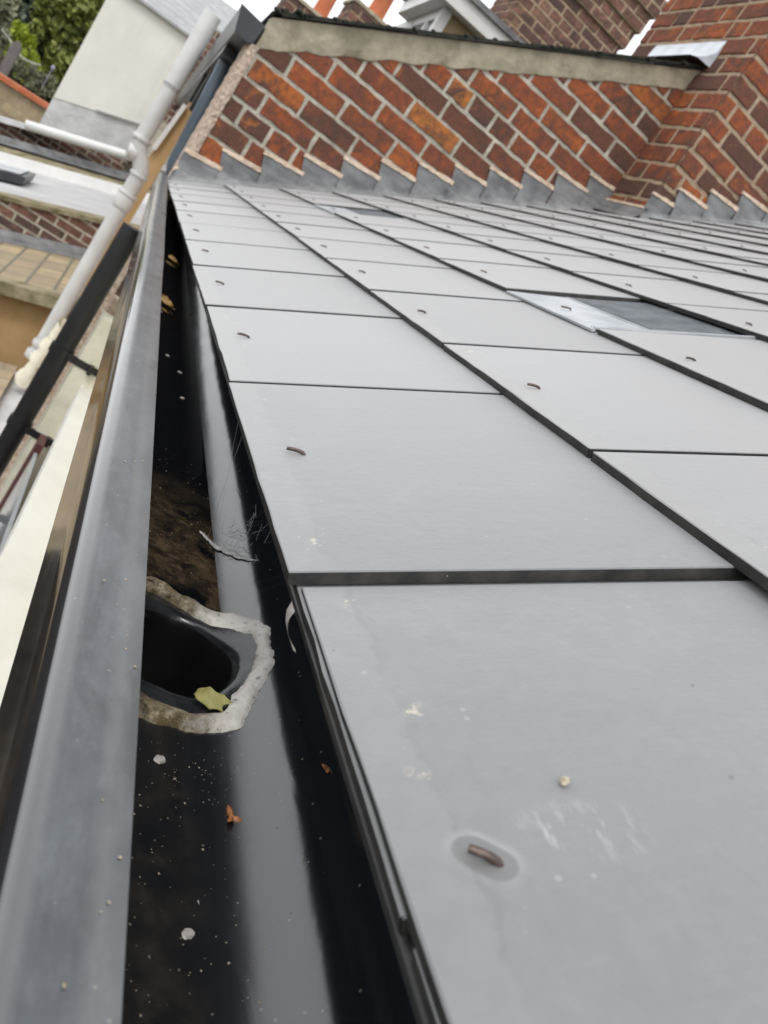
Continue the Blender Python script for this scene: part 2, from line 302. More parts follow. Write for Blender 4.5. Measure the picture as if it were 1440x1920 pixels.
M['paving'] = mk_stone("buff_paving", 1.3, (0, 0, 0), ((0.46, 0.36, 0.23), (0.38, 0.29, 0.18), (0.28, 0.24, 0.18)), (0.30, 0.25, 0.17))
M['rubble'] = mk_stone("buff_rubble", 1.8, (R(90), 0, 0), ((0.46, 0.37, 0.23), (0.30, 0.24, 0.15), (0.22, 0.18, 0.12)), (0.34, 0.28, 0.19))
M['dim_refl'] = simple('reflection_dimming_stone', (0.030, 0.024, 0.018), (0.10, 0.075, 0.052), 5, 0.9, 0.6, 20, 0.02, 0.2)  # dark stone added to dim what the gutter's outer face reflects
M['ground'] = simple("yard_ground", (0.012, 0.011, 0.008), (0.072, 0.052, 0.034), 0.42, 0.95, 0.5, 3, 0.05, 0.2, None, 9)

# ------------------------------------------------------------------ mesh helpers
class MB:
    def __init__(s): s.v = []; s.f = []; s.mi = []; s.tone = []; s.uv = []
    def face(s, pts, mi=0, tone=(0.5, 0.5, 0.5), uv=None):
        i = len(s.v); s.v += [tuple(p) for p in pts]; s.f.append(list(range(i, i + len(pts)))); s.mi.append(mi); s.tone.append(tone); s.uv.append(uv)
    def grid(s, rows, mi=0, closed=False, tone=(0.5, 0.5, 0.5), flip=False):
        i0 = len(s.v); n = len(rows[0])
        for r in rows: s.v += [tuple(p) for p in r]
        for a in range(len(rows) - 1):
            for b in range(n if closed else n - 1):
                q = [i0 + a * n + b, i0 + a * n + (b + 1) % n, i0 + (a + 1) * n + (b + 1) % n, i0 + (a + 1) * n + b]
                s.f.append(q[::-1] if flip else q); s.mi.append(mi); s.tone.append(tone); s.uv.append(None)
    def box(s, o, a, b, c, mi=0, tone=(0.5, 0.5, 0.5)):
        o, a, b, c = map(Vector, (o, a, b, c))
        p = [o, o + a, o + a + b, o + b, o + c, o + a + c, o + a + b + c, o + b + c]
        i = len(s.v); s.v += [tuple(q) for q in p]
        for q in ((0, 3, 2, 1), (4, 5, 6, 7), (0, 1, 5, 4), (1, 2, 6, 5), (2, 3, 7, 6), (3, 0, 4, 7)):
            s.f.append([i + k for k in q]); s.mi.append(mi); s.tone.append(tone); s.uv.append(None)
    def prism(s, poly, off, mi=0, tone=(0.5, 0.5, 0.5)):
        n = len(poly); off = Vector(off); q = [Vector(p) + off for p in poly]
        s.face(poly[::-1], mi, tone); s.face(q, mi, tone)
        for k in range(n): s.face([poly[k], poly[(k + 1) % n], q[(k + 1) % n], q[k]], mi, tone)
    def tube(s, pts, r, seg=16, mi=0, cap=True, flat=1.0):
        pts = [Vector(p) for p in pts]; rs = r if isinstance(r, (list, tuple)) else [r] * len(pts); rows = []
        ref = None
        for k, p in enumerate(pts):
            t = (pts[min(k + 1, len(pts) - 1)] - pts[max(k - 1, 0)]).normalized()
            if ref is None: ref = t.orthogonal().normalized()
            x = (ref - t * ref.dot(t)).normalized(); ref = x; y = t.cross(x)
            rows.append([p + rs[k] * (math.cos(2 * math.pi * j / seg) * x + flat * math.sin(2 * math.pi * j / seg) * y) for j in range(seg)])
        s.grid(rows, mi, True)
        if cap: s.face(rows[0][::-1], mi); s.face(rows[-1], mi)
    def build(s, name, mats, parent=None, smooth=False, merge=True, sharp=None):
        me = bpy.data.meshes.new(name); me.from_pydata(s.v, [], s.f)
        mats = mats if isinstance(mats, (list, tuple)) else [mats]
        for m in mats: me.materials.append(m)
        me.polygons.foreach_set('material_index', s.mi)
        at = me.color_attributes.new('tone', 'FLOAT_COLOR', 'CORNER'); d = []
        for p, t in zip(me.polygons, s.tone): d += [t[0], t[1], t[2], 1.0] * p.loop_total
        at.data.foreach_set('color', d)
        if any(u is not None for u in s.uv):
            ul = me.uv_layers.new(name='UVMap'); d = []
            for p, u in zip(me.polygons, s.uv):
                for k in range(p.loop_total): d += list(u[k]) if u else [9.0, 9.0]
            ul.data.foreach_set('uv', d)
        if merge or smooth:
            bm = bmesh.new(); bm.from_mesh(me)
            if merge: bmesh.ops.remove_doubles(bm, verts=bm.verts, dist=1e-5)
            bmesh.ops.recalc_face_normals(bm, faces=bm.faces)
            bm.to_mesh(me); bm.free()
        if smooth:
            me.polygons.foreach_set('use_smooth', [True] * len(me.polygons))
            me.set_sharp_from_angle(angle=R(sharp or 40))
        o = bpy.data.objects.new(name, me); COL.objects.link(o)
        if parent: o.parent = parent
        return o

def tag(o, label=None, cat=None, group=None, kind=None):
    for k, v in (('label', label), ('category', cat), ('group', group), ('kind', kind)):
        if v: o[k] = v
    return o
def thing(name, label, cat, loc=(0, 0, 0), group=None):
    o = bpy.data.objects.new(name, None); COL.objects.link(o); o.location = loc; o.empty_display_size = 0.1
    BASES[o.name] = Vector(loc); return tag(o, label, cat, group)
BASES = {}
def adopt(child, root):          # parts are modelled in world space, then hung on their thing
    child.parent = root
    if root.type == 'EMPTY': child.matrix_parent_inverse = Matrix.Translation(root.location).inverted()
    return child
def part(mb, name, mats, root, **kw): return adopt(mb.build(name, mats, **kw), root)
def part_local(mb, name, mats, root, org=None, label=None, **kw):
    o = part(mb, name, mats, root, **kw)
    if label: o['label'] = label
    return o
def nz(p, s=1.0, seed=0.0): return noise.noise(Vector(p) * s + Vector((seed, seed * 1.7, seed * 0.3)))

# ------------------------------------------------------------------ bricks
def clip_poly(poly, clip):
    # Sutherland-Hodgman, clip = convex counter-clockwise polygon
    out = poly
    for i in range(len(clip)):
        a, b = clip[i], clip[(i + 1) % len(clip)]; inp, out = out, []
        if not inp: return []
        ins = lambda p: (b[0] - a[0]) * (p[1] - a[1]) - (b[1] - a[1]) * (p[0] - a[0]) >= -1e-9
        for k in range(len(inp)):
            p, q = inp[k - 1], inp[k]
            if ins(p) != ins(q):
                d1 = (b[0] - a[0]) * (p[1] - a[1]) - (b[1] - a[1]) * (p[0] - a[0]); d2 = (b[0] - a[0]) * (q[1] - a[1]) - (b[1] - a[1]) * (q[0] - a[0])
                t = d1 / (d1 - d2); out.append((p[0] + t * (q[0] - p[0]), p[1] + t * (q[1] - p[1])))
            if ins(q): out.append(q)
    return out
def area(p): return abs(sum(p[i - 1][0] * p[i][1] - p[i][0] * p[i - 1][1] for i in range(len(p)))) / 2
def brick_face(mb, org, ud, nd, clip, course=0.08, z0=0.059, length=0.235, joint=0.013, seed=0, relief=0.009, mmi=1, bond='mostly', wob=0.0056, mortar_depth=0.004, quoin=None, fine=True):
    """bricks laid as relief on the plane org + u*ud + z*Z, facing nd; z is world height, clip is a convex (u,z) polygon"""
    ud, nd = Vector(ud).normalized(), Vector(nd).normalized(); org = Vector(org)
    P = lambda u, z, h: Vector((org.x + ud.x * u, org.y + ud.y * u, z)) + nd * h
    mb.face([P(u, z, mortar_depth) for u, z in clip], mmi)
    us = [p[0] for p in clip]; zs = [p[1] for p in clip]; rnd = random.Random(seed)
    c0 = math.floor((min(zs) - z0) / course) - 1; c1 = math.ceil((max(zs) - z0) / course) + 1
    for c in range(c0, c1):
        head = (bond == 'garden' and c % 4 == 1) or (bond == 'mostly' and c % 7 == 3) or (bond == 'flem')
        u = min(us) - length - (0 if c % 2 else length / 2) + rnd.uniform(-.02, .02) - ((0.06) if head else 0)
        k = 0
        while u < max(us):
            L = length * (0.5 if (head and (bond in ('garden', 'mostly') or k % 2)) else 1.0) * rnd.uniform(0.96, 1.04); k += 1
            tone = (min(1, max(0, rnd.gauss(0.46, 0.31))), rnd.random(), rnd.random())
            a, b = u + joint / 2, u + L - joint / 2; zb, zt = z0 + c * course + joint / 2, z0 + (c + 1) * course - joint / 2
            u += L
            dz = rnd.uniform(-.0015, .0015); poly = clip_poly([(a, zb + dz), (b, zb + dz * .3), (b, zt + dz * .3), (a, zt + dz)], clip)
            if len(poly) < 3 or area(poly) < 1.5e-4: continue
            if quoin:
                for (uq, key) in quoin:
                    if min(abs(p[0] - uq) for p in poly) < 0.03:
                        r2 = random.Random(key * 1000 + c); tone = (min(1, max(0, r2.gauss(0.4, 0.22))), r2.random(), r2.random())
            pts = []
            if fine:
                for i in range(len(poly)):
                    p, q = poly[i], poly[(i + 1) % len(poly)]; d = math.hypot(q[0] - p[0], q[1] - p[1]); n = max(1, int(d / 0.025))
                    for j in range(n):
                        t = j / n; x, z = p[0] + t * (q[0] - p[0]), p[1] + t * (q[1] - p[1])
                        pts.append((x + wob * nz((x * 40, z * 40, seed + 3)), z + wob * nz((x * 40, z * 40, seed + 50))))
            else: pts = poly
            cx = sum(p[0] for p in pts) / len(pts); cz = sum(p[1] for p in pts) / len(pts); rel = relief * rnd.uniform(0.75, 1.2)
            def ring(ins, h):
                o = []
                for x, z in pts:
                    dx, dz2 = cx - x, cz - z; l = math.hypot(dx, dz2) or 1; o.append(P(x + dx / l * ins, z + dz2 / l * ins, h))
                return o
            A, B = ring(0, 0), ring(0.0007, rel * .7); n = len(pts)
            Cc = ring(0.0035, rel)
            for X, Y in ((A, B), (B, Cc)):
                for i in range(n): mb.face([X[i], X[(i + 1) % n], Y[(i + 1) % n], Y[i]], 0, tone)
            mb.face(Cc, 0, tone)

# ------------------------------------------------------------------ ground
g = MB(); n = 24
rows = [[(-90 + 180 * i / n, -60 + 260 * j / n, -5.0) for i in range(n + 1)] for j in range(n + 1)]
g.grid(rows); tag(g.build('ground', M['ground']), kind='structure')
# hills far off would be hidden: the sheet carries on to the horizon
g = MB(); g.face([(-1500, -1500, -5.006), (1500, -1500, -5.006), (1500, 1500, -5.006), (-1500, 1500, -5.006)]); tag(g.build('terrain', M['ground']), kind='structure')

# ------------------------------------------------------------------ the slate roof
TH = R(30.775); CT, ST = math.cos(TH), math.sin(TH); G = 0.2065
YW, YAW = 3.1655, 0.076
SD = Vector((CT, 0, ST)); ND = Vector((-ST, 0, CT))
def RP(s, y, h=0.0): return SD * s + ND * h + Vector((0, y, 0))
def proj(p):
    d = Vector(p) - CAMPOS; c = [sum(r[k] * d[k] for k in range(3)) for r in MROWS]
    if c[2] <= 0.02: return (-9e9, -9e9, c[2])
    return (720 + 1618 * c[0] / c[2], 960 + 1618 * c[1] / c[2], c[2])
def yw(x): return YW + x * math.tan(YAW)

roof = thing('slate_roof', 'smooth grey slate roof with copper rivets rising from the black gutter', 'roof', (0, 1.4, 0))
sl = MB(); rnd = random.Random(11); rivets = []
TK = 0.006
def slate(s0, y0, y1, T=0.0, length=0.44, flag=0.0, dT=0.0, ds=0.0, mb=sl):
    gp = 0.0021; y0 += gp; y1 -= gp; tone = (rnd.random(), flag, rnd.random()); k = TK / G
    lift = rnd.uniform(0.0008, 0.0013); roll = rnd.uniform(-.0008, -.0003); s0 += ds + rnd.uniform(-.0008, .0008); skew = rnd.uniform(-.0012, .0012)
    def pt(s, y, h, ins=0):
        f = (y - y0) / (y1 - y0); hh = T + lift * (1 - s / length) - k * s + roll * (f - .5) * 2 + h + dT * f
        return RP(s0 + s + skew * (f - .5), y, hh)
    ch = 0.0006
    ny = 14; ns = [ch, .02, .08, G + .02, length]
    ys = [y0 + ch + (y1 - y0 - 2 * ch) * i / ny for i in range(ny + 1)]
    wav = lambda s, y: 0.00025 * nz((s * 9, y * 9, tone[0] * 30))
    top = [[pt(s, y, wav(s, y)) for y in ys] for s in ns]
    for a in range(len(ns) - 1):
        for b in range(ny):
            q = [(a, b), (a, b + 1), (a + 1, b + 1), (a + 1, b)]
            mb.face([top[i][j] for i, j in q], 0, tone, [(ys[j] - ((y0 + y1) / 2 if not flag else 0), ns[i]) for i, j in q])
    rag = lambda y: 0.0005 * nz((y * 60, s0 * 7, 2)) + 0.0006 * nz((y * 200, s0, 5)) + 0.0028 * max(0, nz((y * 55, s0 * 11, 8)) - .5)
    t1 = [pt(rag(y), y, -ch) for y in ys]; t2 = [pt(rag(y), y, -TK) for y in ys]
    for b in range(ny):
        mb.face([top[0][b], top[0][b + 1], t1[b + 1], t1[b]], 0, tone, [(0, .001)] * 4)
        mb.face([t1[b], t1[b + 1], t2[b + 1], t2[b]], 1, tone)
    for yy, e, j in ((y0, 0, 0), (y1, 0, ny)):
        l1 = [pt(max(s - ch, 0), yy, -ch) for s in ns]; l2 = [pt(max(s - ch, 0), yy, -TK) for s in ns]
        for a in range(len(ns) - 1):
            mb.face([top[a][j], top[a + 1][j], l1[a + 1], l1[a]], 0, tone, [(0, .05)] * 4)
            mb.face([l1[a], l1[a + 1], l2[a + 1], l2[a]], 1, tone)
    mb.face([pt(0, y0, -TK), pt(0, y1, -TK), pt(length, y1, -TK), pt(length, y0, -TK)], 1, tone)
VENTS = [(0.552, 0.815), (2.062, 2.375)]
NROW = 17
for r in range(NROW):
    s0 = r * G
    yend = yw((s0 + .25) * CT) + 0.05
    if r == 2:
        js = [-.35, -.05, .25, .55, .817, 1.128, 1.438, 1.75, 2.06, 2.377, 2.68, 2.98, 3.28, 3.6]
    else:
        o = 0.0 if r % 2 == 0 else 0.15
        js = [o - .6 + .3 * i for i in range(16)]
    for a, b in zip(js, js[1:]):
        if a > yend: continue
        if r == 2 and any(abs(a - v[0]) < .02 for v in VENTS): continue
        corners = [proj(RP(s, y)) for s in (s0, s0 + G) for y in (max(a, -.25), b)]
        vis = any(c[2] > 0.02 for c in corners) and min(c[0] for c in corners if c[2] > .02) < 1650
        if not vis: continue
        near = (r == 0 and abs(b) < .01)
        if r == 0 and b <= -.29: continue
        slate(s0, a, b, flag=1.0 if near else 0.0, dT=-.0042 if near else 0.0, ds=.0042 if near else 0.0)
        rv = RP(s0 + .0285, (a + b) / 2); q = proj(rv)
        if -20 < q[0] < 1460 and 330 < q[1] < 1940 and q[2] > 0: rivets.append((q[2], s0 + (.030 if near else .0285), (a + b) / 2 + (-.0045 if near else rnd.uniform(-.006, .006)), near))
slates = part_local(sl, 'slates', [M['slate'], M['slate_edge']], roof)
uc = MB()
for i in range(13):
    a = -.465 + .3 * i
    if a < 3.2: slate(.0036, a, a + .297, T=-.0066, length=.16, mb=uc)
part_local(uc, 'eaves_course', [M['slate'], M['slate_edge']], roof, label='short dark under slates along the eaves')
dk = MB()
dk.prism([RP(0.03, -.7, -.018), RP(3.6, -.7, -.03), RP(3.6, -.7, -.10), RP(0.09, -.7, -.10)], (0, 3.95, 0))
part_local(dk, 'roof_deck', M['tray'], roof)
tr = MB(); prof_t = [RP(.12, 0, -.0140), RP(.006, 0, -.0140), RP(.0035, 0, -.0155), RP(.0032, 0, -.0190), RP(.0045, 0, -.0192), RP(.0052, 0, -.0165), RP(.12, 0, -.0160)]
tr.grid([[p + Vector((0, y, 0)) for p in prof_t] for y in (-.5, 3.16)], closed=True)
part_local(tr, 'eaves_tray', M['tray'], roof, smooth=True)
rivets.sort(); rmesh = {}
for d, s, y, near in rivets[:96]:
    mb = MB(); L = 0.0080 if near else 0.0098; r = 0.00122 if near else 0.00108
    a0 = random.Random(int(s * 977 + y * 131)).uniform(-.35, .35); a0 = 0.42 if near else a0
    dr = lambda t, h: RP(s - t * math.cos(a0), y + t * math.sin(a0), h - 0.0006 - (.0021 if near else 0))
    mb.tube([dr(0, -.002), dr(0, .0008), dr(.0006, .0019), dr(.0022, .0027), dr(L * .55, .0035), dr(L, .0040 if not near else .0042)], [r, r, r, r, r, r * .95], 10)
    mb.tube([dr(0, -.0012), dr(0, .00045)], [.0026, .0022], 12, 1)
    part_local(mb, 'copper_rivet', [M['copper'], M['rust']], roof, smooth=True, sharp=50)
# the two in-line slate vents
for y0, y1 in VENTS:
    s0 = 2 * G; e = MB(); y0 += .004; y1 -= .004
    e.prism([RP(s0 - .003, y0, -.0012), RP(s0 + .085, y0, -.0068), RP(s0 + .5, y0, -.020), RP(s0 + .5, y0, -.022), RP(s0 + .085, y0, -.0098), RP(s0 - .003, y0, -.0040)], (0, y1 - y0, 0))
    e.prism([RP(s0 + .002, y0, -.0094), RP(s0 + .24, y0, -.0134), RP(s0 + .24, y0, -.004), RP(s0 + .07, y0, -.0022), RP(s0 + .002, y0, .0006)], (0, .005, 0))
    e.prism([RP(s0 + .002, y0 + .010, -.0094), RP(s0 + .24, y0 + .010, -.0134), RP(s0 + .24, y0 + .010, -.0065), RP(s0 + .002, y0 + .010, .0002)], (0, .0025, 0))
    v = part_local(e, 'roof_vent', M['galv'], roof, label='pale metal slate vent with grey mesh grille, ' + ('nearer of the two in the third course' if y0 < 1 else 'small far one by the brick wall'))
    gr = MB(); gr.prism([RP(s0 + .088, y0 + .016, -.0086), RP(s0 + .092, y0 + .016, -.0066), RP(s0 + .24, y0 + .016, -.0092), RP(s0 + .24, y0 + .016, -.013)], (0, y1 - y0 - .022, 0))
    ns, ny = 20, 34
    for i in range(ns):
        for j in range(ny):
            w = (y1 - y0 - .030) / ny; sa = s0 + .095 + i * .0068; ya = y0 + .019 + j * w
            gr.box(RP(sa, ya, -.00665 - .0026 * i / ns), SD * .0040, (0, w * .62, 0), ND * .0007, 1)
    go = gr.build('grille', [M['boxblack'], M['mesh']], v); go.matrix_parent_inverse = Matrix.Identity(4)
    fl = MB(); fl.box(RP(s0 + .085, y0 + .013, -.0092), SD * .003, (0, y1 - y0 - .016, 0), ND * .0034)
    fl.build('ridge_fold', M['galv'], v)
    mb = MB(); yc = (y0 + y1) / 2; mb.tube([RP(s0 + .032, yc, -.006), RP(s0 + .032, yc, -.001), RP(s0 + .028, yc, .0), RP(s0 + .020, yc + .002, .001)], .0012, 8); mb.build('rivet', M['copper'], v, smooth=True)

# ------------------------------------------------------------------ own wall below the gutter
hw = thing('house_wall', 'cream painted masonry wall running down under the black gutter', 'wall', (0.08, 1, -5))
mb = MB(); mb.box((0.085, -1.2, -5), (.3, 0, 0), (0, 4.3, 0), (0, 0, 4.86)); part_local(mb, 'masonry', M['cream'], hw)
mb = MB(); mb.box((0.078, -1.2, -.16), (.02, 0, 0), (0, 4.3, 0), (0, 0, .175)); part_local(mb, 'fascia', M['black'], hw)

# ------------------------------------------------------------------ gutter
GS = lambda x, y, z: Vector((x + .011 * y, y, z + .02 * y))
def arc(cx, cz, r, a0, a1, n): return [(cx + r * math.cos(R(a0 + (a1 - a0) * i / n)), cz + r * math.sin(R(a0 + (a1 - a0) * i / n))) for i in range(n + 1)]
FZ = -.115
prof = [(-.0372, -.0492), (-.0376, -.0483), (-.045, -.0480), (-.053, -.0483)] + arc(-.0575, -.0615, .0128, 86, 172, 12) + [(-.0688, -.075), (-.0668, -.095)] + arc(-.0605, -.1135, .0058, 175, 265, 5)
prof += [(x, -.1193) for x in (-.04, 0, .01)] + arc(.0165, -.0613, .058, 270, 360, 12) + [(.0745, -.05), (.0745, -.022), (.0718, -.022), (.0718, -.045)]
prof += arc(.0150, -.0580, .057, 0, -90, 26)[:-1]
xs = [.0150, .0125, .010, .006, .002, -.002, -.006, -.010, -.014, -.018, -.022, -.026, -.030, -.034, -.042, -.052]
prof += [(x, FZ) for x in xs] + [(-.0600, FZ), (-.0640, -.110), (-.0662, -.085), (-.0668, -.066), (-.0620, -.0555), (-.052, -.0508), (-.0392, -.0506), (-.0390, -.0568), (-.0378, -.0570)]
HOLE = [(-.0028, .1535), (.0129, .1556), (.0294, .150), (.0406, .1345), (.0462, .1203), (.0460, .1068), (.0413, .0921), (.0316, .0815), (.0189, .0791), (.0038, .0785), (-.0035, .0790)]
HC = (.008, .117)
def polar(pts, default):
    an = sorted((math.atan2(y - HC[1], x - HC[0]), math.hypot(x - HC[0], y - HC[1])) for x, y in pts)
    def f(t):
        t = (t + math.pi) % (2 * math.pi) - math.pi
        for (a, ra), (b, rb) in zip(an, an[1:]):
            if a <= t <= b: return ra + (rb - ra) * (t - a) / (b - a + 1e-9)
        (a, ra), (b, rb) = an[-1], an[0]; tt = t if t > a else t + 2 * math.pi; f = (tt - a) / (b + 2 * math.pi - a)
        return (ra + (rb - ra) * f) * (1 - .0 * default)
    return f
hole_r = polar(HOLE, 0)
seal_o = polar([(-.0035, .1806), (.0165, .1742), (.0363, .1709), (.0503, .1685), (.0608, .1515), (.0621, .1232), (.0594, .0944), (.0525, .0763), (.0466, .0571), (.0346, .0546), (.0158, .0501), (-.0046, .0478)], 0)
seal_i = polar([(-.0032, .1676), (.0164, .1655), (.0357, .1521), (.0491, .1452), (.0558, .1384), (.0554, .1132), (.0485, .0909), (.0433, .0824), (.0389, .0687), (.0188, .0657), (-.0042, .0673)], 0)
def floor_z(x):
    if x < .0150: return FZ
    x = min(x, .0716); return FZ + .057 - math.sqrt(max(0, .057 ** 2 - (x - .0150) ** 2))
ysg = [-.6 + .05 * i for i in range(13)] + [.03, .05, .06] + [.066 + .004 * i for i in range(27)] + [.18, .2, .22] + [.25 + .06 * i for i in range(49)]
ysg = sorted(set(round(y, 4) for y in ysg if y < 3.13)) + [3.13]
gut = thing('roof_gutter', 'glossy black box gutter holding rainwater along the slate eaves', 'gutter', (0, 1.3, -.12))
mb = MB(); n = len(prof); rows = [[GS(x + .0009 * nz((0, y * 2.3, 1)), y, z + .0007 * nz((4, y * 3.1, 1))) for x, z in prof] for y in ysg]
i0 = 0
for r in rows: mb.v += [tuple(p) for p in r]
for a in range(len(rows) - 1):
    for b in range(n):
        x = (prof[b][0] + prof[(b + 1) % n][0]) / 2; z = (prof[b][1] + prof[(b + 1) % n][1]) / 2; y = (ysg[a] + ysg[a + 1]) / 2
        if z < -.085 and x < .06 and math.hypot(x - HC[0], y - HC[1]) < (hole_r(math.atan2(y - HC[1], x - HC[0])) + .0035) and x > -.055: continue
        q = [a * n + b, a * n + (b + 1) % n, (a + 1) * n + (b + 1) % n, (a + 1) * n + b]
        mb.f.append(q); mb.mi.append(0); mb.tone.append((.5, .5, .5)); mb.uv.append(None)
mb.face(rows[-1]); mb.face(rows[0][::-1])
part_local(mb, 'channel', M['gutter'], gut, smooth=True, sharp=50)
# outlet: flange lying on the floor, rounded into the throat
mb = MB(); NA = 72; rows = []
for f, dz in ((1.0, .0), (.985, .0016), (.75, .0020), (.45, .0022), (.2, .0020), (.07, .0012), (0, -.0015), (-.02, -.006), (-.03, -.09)):
    ring = []
    for k in range(NA):
        t = 2 * math.pi * k / NA; rh = hole_r(t); ro = seal_i(t) + .004; r = rh + f * (ro - rh) if f >= 0 else rh * (1 + f)
        x, y = HC[0] + r * math.cos(t), HC[1] + r * math.sin(t); x = max(x, -.058)
        base = floor_z(x)
        ring.append(GS(x, y, base + dz + .0006 * nz((x * 90, y * 90, 3))))
    rows.append(ring)
mb.grid(rows[:7], 0, True); mb.grid(rows[6:], 1, True)
part_local(mb, 'outlet', [M['outlet'], M['outlet_dark']], gut, smooth=True, sharp=60)
mb = MB(); rows = []; NA = 220
for k in range(NA):
    t = 2 * math.pi * k / NA; ri, ro = seal_i(t), seal_o(t); row = []
    ri += -.0002 + .0016 * nz((math.cos(t) * 5, math.sin(t) * 5, 2)) + .0008 * nz((math.cos(t) * 17, math.sin(t) * 17, 8)); ro += .0003 + .0018 * nz((math.cos(t) * 5, math.sin(t) * 5, 9)) + .0008 * nz((math.cos(t) * 19, math.sin(t) * 19, 4))
    for j in range(11):
        f = j / 10; r = ri + f * (ro - ri); x, y = HC[0] + r * math.cos(t), HC[1] + r * math.sin(t); x = max(x, -.060)
        hgt = (.0038 + .0010 * nz((math.cos(t) * 4, math.sin(t) * 4, 6)) + .0058 * max(0, math.sin(t) - .15) * max(0, min(1, (.045 - x) / .02))) * (max(0, 1 - (2 * f - 1) ** 2) ** .5) + (.0009 * nz((x * 110, y * 110, 7)) + .0006 * nz((x * 280, y * 280, 1))) * (1 - abs(2 * f - 1)) - .0004
        fz = floor_z(x); nx = 0 if x < .0150 else -min(.97, (x - .0150) / .057); nzv = math.sqrt(max(0.05, 1 - nx * nx))
        row.append(GS(x + nx * hgt, y, fz + nzv * hgt))
    rows.append(row)
rows.append(rows[0]); mb.grid(rows)
part_local(mb, 'sealant_bead', M['sealant'], gut, smooth=True, sharp=80, label='lumpy white sealant smeared round the outlet, browned with silt on the gutter floor')
# rainwater
mb = MB(); rows = []
yy = [.156 + .008 * i for i in range(62)] + [.66 + .05 * i for i in range(50)]
for y in yy:
    if y > 3.12: break
    e = .0440 + .0014 * nz((y * 30, 0, 3)) + .0012 * nz((y * 90, 2, 3)) + 0
    a = -.0636; back = 0
    row = []
    for j in range(13):
        x = a + (e - a) * j / 12; y0 = HC[1] + math.sqrt(max(0, .0555 ** 2 - (x - HC[0]) ** 2))
        row.append(GS(x, max(y, y0) if y > .1565 else y0, FZ + .0075))
    rows.append(row)
mb.grid(rows); tag(mb.build('water', M['water']), kind='structure')

# ------------------------------------------------------------------ things lying in the gutter
def leafmesh(name, mat, c, L, W, rot, tilt=0.3, curl=.5, teeth=5, up=None):
    mb = MB(); rows = []; n = 22
    for i in range(n + 1):
        t = i / n; wd = W * (math.sin(math.pi * min(1, t ** .75)) ** .8) * (1 - .22 * abs(math.sin(t * math.pi * teeth)))
        rows.append([Vector((L * (t - .5), wd * (j / 4 - 1) , curl * W * abs(j / 4 - 1) ** 1.5 + .12 * L * math.sin(t * 5 + j * .2) * .4)) for j in range(9)])
    q = Matrix.Rotation(rot, 3, 'Z') @ Matrix.Rotation(tilt, 3, 'X')
    rows = [[Vector(c) + q @ p for p in r] for r in rows]; mb.grid(rows); mb.grid([[p - Vector((0, 0, .0004)) for p in r] for r in rows], flip=True)
    mb.tube([Vector(c) + q @ Vector((L * .48, 0, 0)), Vector(c) + q @ Vector((L * .62, .002, .001))], .0005, 6)
    return mb.build(name, mat, smooth=True, sharp=80)
tag(leafmesh('leaf', M['leafyellow'], GS(.0335, .0725, FZ + .0085), .027, .0066, R(8), R(30), .25, 3), 'small yellow green leaf lying on the rim of the gutter outlet', 'leaf')
tag(leafmesh('leaf', M['leafbrown'], GS(-.003, 1.05, FZ + .010), .034, .010, R(-40), .5, .5, 3), 'curled brown and yellow leaf floating in the gutter water', 'leaf')
tag(leafmesh('leaf', M['leafbrown'], GS(.012, 1.55, FZ + .010), .03, .008, R(-50), .5, .5, 3), 'thin ochre leaf further up the gutter water', 'leaf')
tag(leafmesh('leaf', M['leafbrown'], GS(.058, 1.22, FZ + .024), .025, .008, R(60), .5, .5, 3), 'tiny orange leaf scrap on the back of the gutter below the slates', 'leaf')
def husk(c, sc, rot, label, mat='seed', name='seed_husk'):
    mb = MB(); q = Matrix.Rotation(rot, 3, 'Z')
    for a, l in ((0, 1.0), (2.3, .8), (-2.2, .9)):
        d = q @ Vector((math.cos(a), math.sin(a), .18)); c = Vector(c)
        mb.tube([c, c + d * sc * .35 * l, c + d * sc * .75 * l, c + d * sc * l], [sc * .16, sc * .24, sc * .18, sc * .03], 8, 0, True, .6)
    return tag(mb.build(name, M[mat], smooth=True), label, 'seed')
husk(GS(.0390, -.006, FZ + .0062), .0062, 1.9, 'three pronged orange brown seed husk on the wet gutter floor')
husk(GS(.0690, .003, -.075), .0042, .4, 'small orange husk stuck high on the gutter back below the near slate')
husk(GS(.0706, -.010, -.066), .0034, 1.4, 'tiny rusty husk just under the near slate edge')
def flake(c, r, label, mat='flake', seed=0, nd=(0, 0, 1)):
    mb = MB(); n = 14; nd = Vector(nd).normalized(); x = nd.orthogonal().normalized(); y = nd.cross(x); c = Vector(c)
    o = [c + r * (1 + .45 * nz((math.cos(k * .45) * 2, math.sin(k * .45) * 2, seed))) * (math.cos(2 * math.pi * k / n) * x + .7 * math.sin(2 * math.pi * k / n) * y) for k in range(n)]
    i = [c + (p - c) * .75 + nd * r * .25 for p in o]
    mb.grid([o, i], 0, True); mb.face(i); return tag(mb.build('flake', M[mat], smooth=True), label, 'flake')
flake(GS(.0072, .0235, FZ), .0035, 'pale pinkish flake on the gutter floor close to the outlet', seed=3)
flake(GS(.0262, -.051, FZ), .0030, 'round pale pellet on the gutter floor, upper of the near pair', seed=8)
flake(GS(.0200, -.067, FZ), .0032, 'round pale pellet on the gutter floor, lower of the near pair', seed=12)
for k, (x, y, lb) in enumerate([(-.008, .98, 'white fleck floating in black gutter water nearest the curled leaf'), (.020, .70, 'pale fleck floating in the water towards the gutter back'), (.004, .745, 'pale double fleck floating mid water before the slate joint'), (.022, .60, 'pinkish fleck floating alone in the dark water')]):
    flake(GS(x, y, FZ + .0077), .0032, lb, seed=20 + k)
def dep(px, py, z0):      # kept in world space: dry flakes on the slates
    pass
